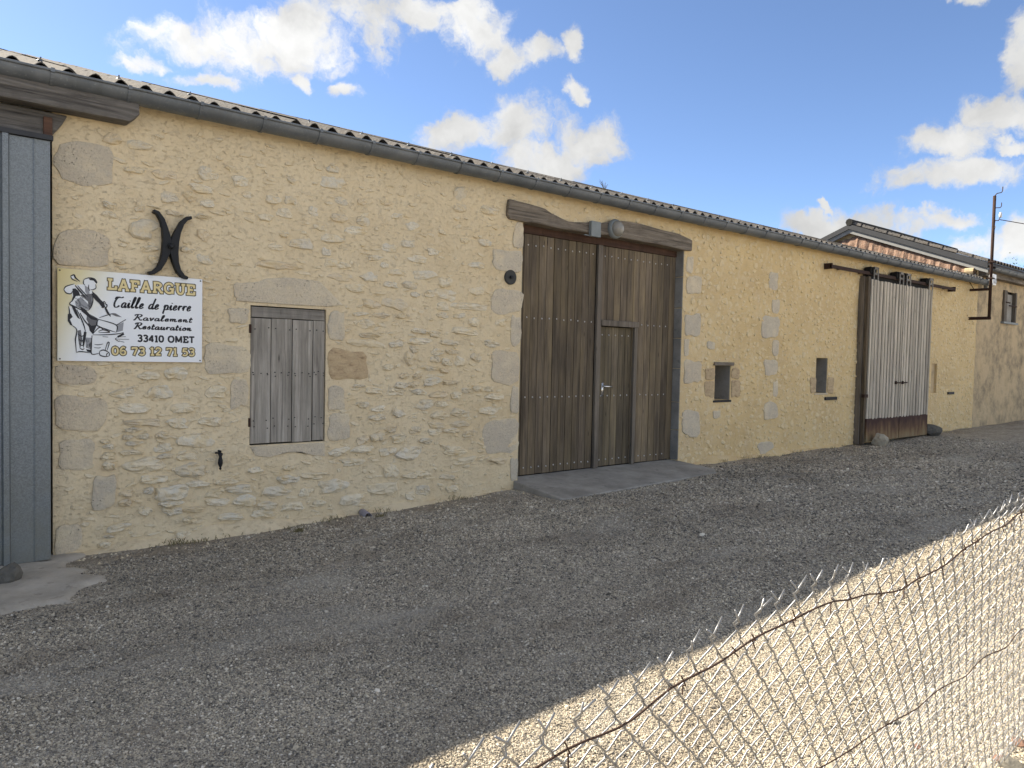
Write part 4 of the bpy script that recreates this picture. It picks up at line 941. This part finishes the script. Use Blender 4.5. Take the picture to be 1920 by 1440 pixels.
LAY = [0]
def cat_rom(P, m=5):
    if len(P) < 3: return P
    out = []
    for i in range(len(P)-1):
        p0, p1, p2, p3 = P[max(i-1, 0)], P[i], P[i+1], P[min(i+2, len(P)-1)]
        for k in range(m):
            t = k/m; out.append(tuple(.5*((2*p1[d])+(-p0[d]+p2[d])*t+(2*p0[d]-5*p1[d]+4*p2[d]-p3[d])*t*t+(-p0[d]+3*p1[d]-3*p2[d]+p3[d])*t**3) for d in (0, 1)))
    return out+[P[-1]]
def rib(b, pts, w, y, cap=0.):
    P = [Vector(p) for p in pts]; n = len(P)
    if cap: P[0] = P[0]+(P[0]-P[1]).normalized()*cap; P[-1] = P[-1]+(P[-1]-P[-2]).normalized()*cap
    ww = w if hasattr(w, '__len__') else [w]*n; base = len(b.v)
    for i, p in enumerate(P):
        t = (P[min(i+1, n-1)]-P[max(i-1, 0)]); t = t.normalized() if t.length > 1e-9 else Vector((1, 0)); nr = Vector((-t.y, t.x))*ww[i]/2
        b.v += [(p.x+nr.x, y, p.y+nr.y), (p.x-nr.x, y, p.y-nr.y)]
    b.f += [(base+2*i, base+2*i+1, base+2*i+3, base+2*i+2) for i in range(n-1)]
V = lambda x, a=0., b=1.: ([(x, a), (x, b)], 0); H = lambda a, b, z: ([(a, z), (b, z)], 0); Cc = lambda *p: (list(p), 1); Sg = lambda *p: (list(p), 0)
BLOCK = {
 'L': (.82, [V(.22), H(.0, .78, .10), H(.02, .44, .92), V(.74, .05, .36)]),
 'A': (1.0, [Sg((.14, 0), (.5, 1)), Sg((.86, 0), (.5, 1)), H(.26, .74, .33), H(.0, .30, .06), H(.68, 1., .06)]),
 'F': (.82, [V(.22), H(.0, .76, .91), H(.22, .62, .50), H(.02, .44, .08), V(.73, .64, .96)]),
 'R': (.98, [V(.22), Cc((.1, .92), (.56, .92), (.80, .73), (.56, .52), (.22, .52)), Sg((.52, .5), (.84, .04)), H(.02, .42, .07), H(.76, 1., .07)]),
 'G': (.98, [Cc((.84, .70), (.70, .88), (.46, .94), (.20, .80), (.10, .5), (.20, .2), (.46, .06), (.70, .12), (.82, .3)), V(.83, .02, .46), H(.52, .98, .45)]),
 'U': (1.0, [Cc((.22, 1), (.22, .6), (.24, .28), (.36, .10), (.5, .06), (.64, .10), (.76, .28), (.78, .6), (.78, 1)), H(.02, .42, .93), H(.60, .98, .93)]),
 'E': (.84, [V(.22), H(.0, .78, .92), H(.22, .64, .50), H(.0, .80, .08), V(.75, .66, .97), V(.77, .03, .34)]),
 'O': (1.0, [Cc((.5, .95), (.2, .82), (.10, .5), (.2, .18), (.5, .05), (.8, .18), (.9, .5), (.8, .82), (.5, .95))]),
 'M': (1.15, [V(.16), V(.99), Sg((.16, .98), (.575, .12)), Sg((.99, .98), (.575, .12))]),
 'T': (.9, [V(.45), H(.04, .86, .92)]),
 '0': (.78, [Cc((.39, .95), (.16, .82), (.09, .5), (.16, .18), (.39, .05), (.62, .18), (.69, .5), (.62, .82), (.39, .95))]),
 '1': (.50, [V(.27), Sg((.27, .96), (.06, .78)), H(.06, .48, .06)]),
 '2': (.76, [Cc((.10, .72), (.2, .92), (.42, .95), (.63, .82), (.62, .62), (.40, .36), (.12, .09)), H(.08, .68, .09)]),
 '3': (.74, [Cc((.10, .84), (.30, .95), (.56, .90), (.62, .73), (.50, .56), (.30, .53)), Cc((.30, .53), (.56, .48), (.66, .28), (.54, .09), (.30, .05), (.08, .16))]),
 '4': (.80, [V(.54), Sg((.54, .96), (.08, .32)), H(.04, .74, .28)]),
 '5': (.74, [H(.16, .64, .91), Sg((.18, .92), (.13, .50)), Cc((.12, .52), (.32, .61), (.56, .54), (.65, .34), (.54, .11), (.30, .05), (.08, .15))]),
 '6': (.78, [Cc((.62, .86), (.42, .95), (.20, .78), (.10, .42), (.20, .14), (.40, .05), (.62, .14), (.66, .34), (.54, .52), (.34, .54), (.14, .38))]),
 '7': (.72, [H(.06, .66, .90), Sg((.66, .92), (.28, 0)), V(.08, .72, .95)]), ' ': (.42, [])}
SCR = {
 'T': (.66, [Cc((.02, .72), (.10, .92), (.34, .96), (.60, .90), (.80, .98)), Cc((.46, .92), (.20, .84), (.04, .52), (.04, .18), (.20, .0), (.42, .04), (.56, .18))]),
 'a': (.52, [Cc((.42, .38), (.26, .46), (.08, .30), (.06, .08), (.18, .0), (.34, .14), (.43, .44)), Cc((.43, .44), (.38, .10), (.45, .0), (.58, .12))]),
 'i': (.30, [Cc((.02, .14), (.14, .45), (.11, .10), (.18, .0), (.32, .12)), Sg((.15, .62), (.19, .68))]),
 'l': (.33, [Cc((.0, .12), (.22, .60), (.28, .94), (.20, 1.0), (.12, .74), (.09, .12), (.17, .0), (.34, .12))]),
 'e': (.42, [Cc((.02, .14), (.24, .22), (.34, .36), (.24, .46), (.08, .30), (.07, .08), (.20, .0), (.44, .13))]),
 'd': (.56, [Cc((.42, .38), (.26, .46), (.08, .30), (.06, .08), (.18, .0), (.34, .14), (.44, .44)), Cc((.56, 1.), (.46, .55), (.40, .10), (.48, .0), (.60, .12))]),
 'p': (.54, [Cc((.02, .20), (.13, .46), (.09, .0), (.04, -.38)), Cc((.10, .20), (.26, .45), (.42, .36), (.42, .12), (.28, .0), (.10, .06)), Cc((.40, .06), (.48, .04), (.56, .12))]),
 'r': (.42, [Cc((.02, .14), (.15, .46), (.11, .0)), Cc((.12, .20), (.24, .40), (.36, .44), (.38, .34))]),
 'v': (.44, [Cc((.02, .32), (.10, .45), (.14, .20), (.17, .0), (.32, .24), (.38, .46), (.46, .40))]),
 'm': (.78, [Cc((.02, .2), (.10, .46), (.08, .0)), Cc((.08, .2), (.22, .44), (.32, .38), (.30, .0)), Cc((.30, .2), (.44, .44), (.55, .38), (.52, .08), (.62, .0), (.78, .14))]),
 'n': (.54, [Cc((.02, .2), (.10, .46), (.08, .0)), Cc((.08, .2), (.22, .44), (.34, .38), (.30, .08), (.40, .0), (.56, .14))]),
 't': (.32, [Cc((.18, .84), (.10, .30), (.10, .06), (.18, .0), (.34, .12)), Sg((-.02, .50), (.36, .54))]),
 's': (.38, [Cc((.0, .12), (.20, .42), (.24, .44), (.30, .20), (.24, .02), (.06, .02))]),
 'u': (.54, [Cc((.02, .2), (.12, .45), (.08, .10), (.18, .0), (.34, .16), (.43, .45)), Cc((.43, .45), (.38, .10), (.45, .0), (.58, .12))]),
 'o': (.46, [Cc((.26, .46), (.08, .30), (.08, .08), (.22, .0), (.38, .14), (.38, .36), (.26, .46), (.30, .34), (.46, .36))]),
 'R': (.80, [Cc((.30, .94), (.22, .50), (.06, .02), (-.06, .06)), Cc((-.02, .74), (.12, .94), (.46, 1.), (.68, .86), (.56, .60), (.28, .50)), Cc((.34, .50), (.52, .20), (.66, .0), (.82, .12))]),
 ' ': (.36, [])}
def text(name, s, font, xa, xb, za, zb, th, mats, shear=0., grow=.0):
    adv = [font[c][0] for c in s]; tot = sum(adv)+.10*(len(s)-1); kx = (xb-xa)/tot; hz = zb-za
    for li, (mt, extra, nm) in enumerate(mats):
        b = MB(); x = 0
        for c, a in zip(s, adv):
            for pts, cv in font[c][1]:
                P = cat_rom(pts, 5) if cv else pts
                Q = [(xa+(x+px)*kx+shear*pz*hz, za+pz*hz) for px, pz in P]
                w = th*hz+extra*2
                if shear and len(Q) > 2: w = [w*(.55+.75*abs((Q[min(i+1, len(Q)-1)][1]-Q[max(i-1, 0)][1]))/max(1e-6, math.hypot(Q[min(i+1, len(Q)-1)][0]-Q[max(i-1, 0)][0], Q[min(i+1, len(Q)-1)][1]-Q[max(i-1, 0)][1]))) for i in range(len(Q))]
                LAY[0] += 1; rib(b, Q, w, -SP-.0008-.0012*li-.000006*(LAY[0] % 90), cap=(w*.0 if hasattr(w, '__len__') else (extra if extra else 0)) if not hasattr(w, '__len__') else 0)
            x += a+.10
        b.build(nm, mt, sign)
SC2 = 1920/290
def sp(x, y):                     # enlarged photograph view -> sign coordinates
    q = W(100+x/SC2, 490+y/SC2, SP); return (q.x-sx0, q.z-sz0)
def ext(xl, xr, yt_l, yb_l):
    a, b, c = sp(xl, yt_l), sp(xr, 600), sp(xl, yb_l); return a[0], b[0], c[1], a[1]
xa, xb, za, zb = ext(672, 1756, 212, 352); text('gold_name_lettering', 'LAFARGUE', BLOCK, xa, xb, za, zb, .20, [(OUTL, .0068, 'lettering_outline'), (GOLD, 0, 'gold_lettering')])
xa, xb, za, zb = ext(745, 1745, 432, 568); text('script', 'Taille de pierre', SCR, xa, xb-.03, za, zb, .125, [(INK, 0, 'script_lettering')], .22)
xa, xb, za, zb = ext(1000, 1735, 652, 728); text('script', 'Ravalement', SCR, xa, xb-.012, za, zb-.002, .21, [(INK, 0, 'script_lettering')], .22)
xa, xb, za, zb = ext(1005, 1730, 757, 837); text('script', 'Restauration', SCR, xa, xb-.012, za, zb-.002, .21, [(INK, 0, 'script_lettering')], .22)
xa, xb, za, zb = ext(1042, 1755, 912, 996); text('town', '33410 OMET', BLOCK, xa, xb, za, zb, .25, [(INK, 0, 'town_lettering')])
xa, xb, za, zb = ext(725, 1755, 1058, 1160); text('phone', '06 73 12 71 53', BLOCK, xa, xb, za, zb, .20, [(OUTL, .0068, 'lettering_outline'), (GOLD, 0, 'gold_lettering')])
# the drawn stone cutter
dl = [0]
def fill(b, pts, lay):
    dl[0] += 1; y = -SP-.0006-.0004*lay-.000004*dl[0]; P = [sp(*p) for p in pts]; n0 = len(b.v); b.v += [(x, y, z) for x, z in P]; b.f.append(tuple(range(n0, n0+len(P))))
def line(b, pts, w, lay, curve=True):
    dl[0] += 1; P = [sp(*p) for p in pts]; P = cat_rom(P, 4) if curve and len(P) > 2 else P; n = len(P)
    ww = [w/SC2/232*(.45+.9*math.sin(PI*min(1, max(.12, i/max(1, n-1))))) for i in range(n)] if n > 2 else w/SC2/232
    rib(b, P, ww, -SP-.0006-.0004*lay-.000004*dl[0])
wh, gr, mi, bk_ = MB(), MB(), MB(), MB()
fill(wh, [(380,225),(440,205),(510,220),(545,260),(520,290),(525,330),(490,352),(430,330),(380,290)], 1)
fill(wh, [(240,330),(300,290),(380,285),(470,350),(500,400),(480,500),(470,560),(440,605),(350,600),(260,560),(210,530),(240,460),(230,400)], 1)
fill(wh, [(130,350),(160,310),(260,280),(290,320),(215,400),(160,390)], 1); fill(wh, [(212,185),(255,168),(275,205),(240,222)], 1)
fill(wh, [(190,560),(260,560),(400,600),(470,680),(555,710),(545,790),(480,900),(410,880),(400,950),(380,1080),(470,1110),(460,1135),(285,1130),(275,1000),(290,850),(240,800),(180,740),(190,640)], 1)
fill(wh, [(560,720),(690,660),(760,645),(900,720),(870,780),(780,880),(560,800)], 1); fill(wh, [(480,915),(800,900),(870,885),(780,950),(810,990),(700,1120),(480,1150)], 1)
fill(wh, [(640,1110),(670,1010),(692,1020),(660,1120)], 2); fill(wh, [(570,1120),(620,1100),(690,1130),(690,1175),(640,1180),(580,1165)], 2)
for P_ in ([(395,945),(475,950),(468,1095),(405,1070)], [(790,790),(872,755),(862,860),(780,882)], [(270,500),(340,440),(420,520),(470,560),(440,600),(350,590),(280,560)], [(390,300),(440,330),(450,400),(420,420),(395,370)]): fill(gr, P_, 3)
for P_ in ([(420,640),(500,680),(555,712),(548,785),(500,850),(450,790),(410,720)], [(340,420),(480,400),(475,560),(440,600),(430,500)], [(300,860),(340,850),(360,980),(330,1090),(310,980)], [(725,660),(770,645),(850,692),(780,684)]): fill(mi, P_, 4)
for P_ in ([(236,340),(272,335),(312,370),(335,425),(280,430),(235,500),(222,505),(244,430)], [(478,368),(540,420),(580,470),(628,515),(645,570),(612,582),(565,520),(520,480),(490,440)], [(335,560),(400,600),(465,675),(545,708),(540,735),(470,720),(410,670),(350,620)],
           [(215,530),(262,552),(300,640),(330,720),(300,700),(262,640),(240,590)], [(180,655),(215,645),(240,690),(205,720),(240,800),(210,790),(178,740)], [(440,212),(500,215),(546,262),(535,280),(500,240),(450,232)], [(430,760),(470,800),(540,790),(490,905),(450,860)], [(380,870),(412,880),(400,960),(375,1080),(360,1000)], [(790,930),(870,885),(880,912),(800,950)], [(405,1090),(470,1100),(465,1132),(420,1120)]): fill(bk_, P_, 5)
for P_, w in (([(212,185),(255,168),(275,205),(330,250)], 12), ([(215,190),(240,225),(300,250)], 8), ([(130,350),(160,310),(262,280)], 8), ([(130,352),(160,392),(215,402),(240,370)], 9), ([(380,225),(440,205),(510,218),(545,262)], 8), ([(380,225),(372,270),(395,300)], 7), ([(525,285),(528,330),(492,352),(460,350)], 7),
              ([(440,290),(436,330),(455,370)], 7), ([(270,300),(330,370),(400,450)], 12), ([(300,300),(360,370),(430,440)], 8), ([(480,400),(490,480),(470,560),(440,605)], 9), ([(240,480),(200,530),(260,560),(350,602),(440,606)], 9), ([(190,560),(200,640),(180,740)], 9), ([(290,600),(340,700),(380,800),(400,880)], 9), ([(330,640),(390,740),(440,800),(480,880)], 10),
              ([(240,800),(290,850),(275,960),(275,1000),(285,1130)], 9), ([(285,1130),(340,1120),(460,1135)], 9), ([(300,900),(350,930),(390,910)], 8), ([(310,960),(350,990),(390,960)], 8), ([(320,1020),(355,1045),(385,1020)], 8), ([(330,1075),(360,1095),(385,1080)], 8),
              ([(570,700),(690,660),(760,645)], 7), ([(560,720),(780,790),(780,880)], 9), ([(560,720),(548,800),(780,882)], 9), ([(785,790),(900,722)], 7), ([(490,912),(640,912),(800,900),(872,882)], 8), ([(480,920),(472,1040),(475,1150),(570,1140)], 9), ([(490,900),(570,820),(620,850)], 8), ([(560,870),(620,850),(700,880),(560,885)], 9), ([(790,950),(770,965),(820,1000)], 7), ([(800,940),(900,935)], 5), ([(790,965),(940,968)], 5), ([(810,985),(880,1005)], 5),
              ([(645,565),(665,620),(710,685)], 16), ([(640,580),(672,650)], 10), ([(635,520),(665,545),(655,580)], 9), ([(600,575),(625,500),(650,520)], 8), ([(640,1112),(672,1010),(692,1020),(660,1120)], 8), ([(570,1120),(620,1100),(690,1130)], 9), ([(572,1125),(580,1165),(640,1182),(692,1175)], 9), ([(690,1130),(662,1150),(660,1182)], 7), ([(690,1130),(697,1155),(690,1178)], 7), ([(510,1030),(560,1036),(620,1025)], 6), ([(505,1070),(560,1076),(590,1068)], 5), ([(610,935),(680,940)], 5)):
    line(bk_, P_, w*1.15, 6)
r2 = random.Random(4)
for i in range(26):
    x, y = r2.uniform(260, 440), r2.uniform(400, 580); line(bk_, [(x, y), (x+r2.uniform(15, 40), y+r2.uniform(8, 26))], r2.uniform(3, 6), 6)
for i in range(14):
    x, y = r2.uniform(400, 460), r2.uniform(960, 1060); line(bk_, [(x, y), (x+4, y+30)], 3.5, 6)
for b, mt, nm in ((wh, PAPER, 'drawing_white'), (gr, GREYI, 'drawing_grey'), (mi, MIDI, 'drawing_shade'), (bk_, INK, 'drawing_ink')): b.build(nm, mt, sign)

# ------------------------------------------------------------------ chain-link fence
FY = -5.95; PW = .029; ZS = .0305; LEAN = .26
fence = tag(empty('chain_link_fence', (0, FY, 0)), 'sagging galvanised chain-link fence with a rusty top wire in the foreground', 'fence')
WX = [-.4, .62, .76, .88, 1.02, 1.165, 1.32, 1.49, 1.70, 1.87, 2.13, 2.32, 2.7, 3.4, 6.5]; WZ = [1.115, 1.123, 1.136, 1.150, 1.175, 1.185, 1.195, 1.172, 1.171, 1.200, 1.228, 1.243, 1.245, 1.235, 1.23]
def topz(x): return float(np.interp(x, WX, WZ))
def link_wire(seed, n=40):
    r = random.Random(seed); pts = []
    for i in range(n+1):
        s = 1 if i % 2 else -1; z = -i*ZS
        x = s*(PW/2+.0012)+r.uniform(-.0016, .0016)
        # rounded elbow that hooks its neighbour
        y = .0026*s
        if 0 < i < n: pts += [(x-s*.004, y*-.2, z+ZS*.16), (x, y, z+r.uniform(-.002, .002)), (x-s*.004, -y, z-ZS*.16)]
        else: pts.append((x, y, z))
    x0 = pts[0][0]
    tip = [(x0-.001, .003, .006), (x0-.002, -.002, .014), (x0+.008+r.uniform(-.004, .016), r.uniform(-.010, .006), .034+r.uniform(-.006, .008))]
    b = MB().tube(tip[::-1]+pts, .0016, 5)
    return mesh('link_wire', b.v, b.f, M['wire'], True)
lw_ = [link_wire(s) for s in range(7)]
for i in range(-16, 212):
    x = .30+i*PW
    if i % 2 == 0: jz = random.uniform(-.004, .004)
    link('link_wire', lw_[(i*5) % 7], fence, (x, .012*math.sin(x*2.1), topz(x)+.034+jz), (LEAN+.02*math.sin(x*3.3), .012*math.sin(x*2.7), 0), (1 if i % 2 else -1, 1, 1))
tw = [(x, .012*math.sin(x*2.1)+.004*math.sin(x*23), topz(x)+.003*math.sin(x*31)) for x in np.arange(-.4, 6.6, .03)]
MB().tube(tw, .0017, 6).build('tension_wire', M['rustwire'], fence)
tw = [(x, .10+.006*math.sin(x*19), .785+.012*math.sin(x*2.3)+.004*math.sin(x*21)) for x in np.arange(-.4, 6.6, .03)]
MB().tube(tw, .0015, 6).build('tension_wire', M['rustwire'], fence)
bt = MB()
for i in range(60):                    # twists of binding wire along the top strand
    x = .35+i*.06+random.uniform(-.008, .008)
    if random.random() < .62:
        z = topz(x); y = .012*math.sin(x*2.1)
        bt.tube([(x-.010, y-.003, z+random.uniform(.008, .02)), (x, y-.004, z), (x+.004, y+.004, z-.004), (x+random.uniform(-.008, .014), y, z-random.uniform(.012, .028))], .0013, 5)
tag(bt.build('binding_wire', M['rustwire'], fence), kind='stuff')
for x in (-.9, 4.75): MB().tube([(x, .03, -.2), (x, .03, 1.30)], .021, 10).build('post', M['wire'], fence)

# rubble lying at the foot of the fence
for u, v, s, mt, lab, cat in ((1665, 1345, .035, 'stone', 'flat cream stone chip on the sunlit gravel', 'stone'), (1560, 1432, .04, 'stone', 'cream stone chip at the bottom edge of the picture', 'stone'), (1722, 1396, .017, 'brick', 'orange brick crumb on the sunlit gravel', 'brick piece'),
                              (1880, 1425, .028, 'brick', 'broken orange brick piece near the bottom right corner', 'brick piece'), (1914, 1395, .032, 'brick', 'reddish brick piece at the right edge behind the fence', 'brick piece'), (1905, 1438, .05, 'moss', 'dark broken stone in the bottom right corner', 'stone'),
                              (1850, 1440, .035, 'stone', 'pale broken stone beside the orange brick piece', 'stone')):
    p = G(u, v, .03); rock('stone' if 'stone' in cat else 'brick_piece', (p.x, p.y, ground_z(p.x, p.y)+s*.3), s*1.3, s, s*.6, mt, int(u), lab, cat)

# ------------------------------------------------------------------ vegetation
def tuft(u, v, h, n, seed, lab):
    p = G(u, v, .03); r = random.Random(seed); b = MB()
    for i in range(n):
        a = r.uniform(0, 6.28); l = h*r.uniform(.5, 1.1); x, y = p.x+r.gauss(0, h*.5), min(-.03, p.y+r.gauss(0, h*.25)); dx, dy = math.cos(a)*l*.6, -abs(math.sin(a))*l*.6; w = .004
        b.add([(x-w, y, .0), (x+w, y, .0), (x+dx*.5+w*.7, y+dy*.5, l*.7), (x+dx*.5-w*.7, y+dy*.5, l*.7), (x+dx, y+dy, l*.85)], [(0, 1, 2, 3), (3, 2, 4)])
    zg = ground_z(p.x, p.y); o = b.build('weed', M['dry'], loc=(0, 0, zg)); tag(o, lab, 'weed')
tuft(560, 992, .05, 40, 1, 'low brown weed at the wall foot left of the drain pipe'); tuft(715, 968, .05, 30, 2, 'low weed at the wall foot right of the drain pipe')
tuft(1320, 872, .07, 26, 3, 'dry weed at the wall foot just right of the threshold'); tuft(960, 921, .05, 26, 4, 'dry weed at the left corner of the threshold')
gc = MB(); r = random.Random(77)
for q in range(46):
    cx = r.choice([r.uniform(1.2, 5.4), r.uniform(1.6, 4.6), r.uniform(8.6, 13.5), r.uniform(16.9, 23)]); cy = -.02-abs(r.gauss(.05, .07)); hgt = r.uniform(.02, .07)
    for i in range(r.randint(8, 26)):
        a = r.uniform(0, 6.28); l = hgt*r.uniform(.5, 1.2); x, y = cx+r.gauss(0, .06), min(-.03, cy+r.gauss(0, .03)); z = ground_z(x, y); w = .003; dx, dy = math.cos(a)*l*.7, -abs(math.sin(a))*l*.5
        gc.add([(x-w, y, z), (x+w, y, z), (x+dx*.5+w*.7, y+dy*.5, z+l*.7), (x+dx*.5-w*.7, y+dy*.5, z+l*.7), (x+dx, y+dy, z+l*.8)], [(0, 1, 2, 3), (3, 2, 4)])
tag(gc.build('ground_cover', M['dry']), 'thin dry weeds scattered along the foot of the wall', 'weeds', None, 'stuff')
cr_ = MB(); ico = [(-.5, -.5, 0), (.6, -.4, .1), (.4, .55, 0), (-.55, .4, .1), (0, .1, .8)]
for q in range(420):
    x = r.choice([r.uniform(.95, 5.5), r.uniform(.95, 5.5), r.uniform(8.6, 19)]); y = -.03-abs(r.gauss(0, .16)); sz = r.uniform(.006, .022); a = r.uniform(0, 6.28); z = ground_z(x, y)
    cr_.add([(x+(p[0]*math.cos(a)-p[1]*math.sin(a))*sz, y+(p[0]*math.sin(a)+p[1]*math.cos(a))*sz, z+p[2]*sz) for p in ico], [(0, 1, 4), (1, 2, 4), (2, 3, 4), (3, 0, 4)])
tag(cr_.build('mortar_crumbs', M['rubble']), 'pale mortar crumbs fallen at the foot of the wall', 'rubble', None, 'stuff')
# sprig growing on the roof
rw_ = MB(); p = W(1133, 352, -.5); r = random.Random(9)
for i in range(12):
    a = r.uniform(0, 6.28); l = r.uniform(.06, .15); q = (math.cos(a)*l*.7, math.sin(a)*l*.4, l); rw_.tube([(0, 0, 0), (q[0]*.5, q[1]*.5, q[2]*.7), q], .0028, 4)
tag(rw_.build('roof_weed', M['dry'], loc=(p.x, .5, roof_z(.5)+.02)), 'tiny dry sprig sprouting on the roof above the gate', 'weed')
def tree(loc, h, cr, seed, lab):
    r = random.Random(seed); t = tag(empty('tree', loc), lab, 'tree')
    tr = MB().tube([(0, 0, 0), (.1, 0, h*.3), (.0, .1, h*.6), (.05, 0, h*.9)], [.22, .17, .11, .03], 8)
    cl = []
    for i in range(16):
        a = r.uniform(0, 6.28); z0 = h*r.uniform(.4, .8); L = cr*r.uniform(.6, 1.0); e = Vector((math.cos(a)*L, math.sin(a)*L, z0+L*.5)); tr.tube([(0, 0, z0), (e.x*.5, e.y*.5, z0+L*.35), e], [.07, .045, .015], 5); cl.append(e)
        for q in range(2): cl.append(e*r.uniform(.5, .9)+Vector((r.gauss(0, .5), r.gauss(0, .5), r.gauss(0, .4))))
    tr.build('trunk', M['bark'], t)
    b = MB()
    for c in cl:
        for i in range(90):
            p = c+Vector((r.gauss(0, .55), r.gauss(0, .55), r.gauss(0, .42))); d = Vector((r.gauss(0, 1), r.gauss(0, 1), r.gauss(0, 1))).normalized(); e = d.orthogonal().normalized(); s = r.uniform(.06, .10)
            b.add([p-d*s, p+e*s*.5, p+d*s, p-e*s*.5], [(0, 1, 2, 3)])
    b.build('crown', M['leaf'], t)
p = W(1950, 500, -9.0); tree((p.x+1.75, p.y, .2), p.z+.9, 2.3, 5, 'leafy green tree behind the neighbouring barn at the right edge')
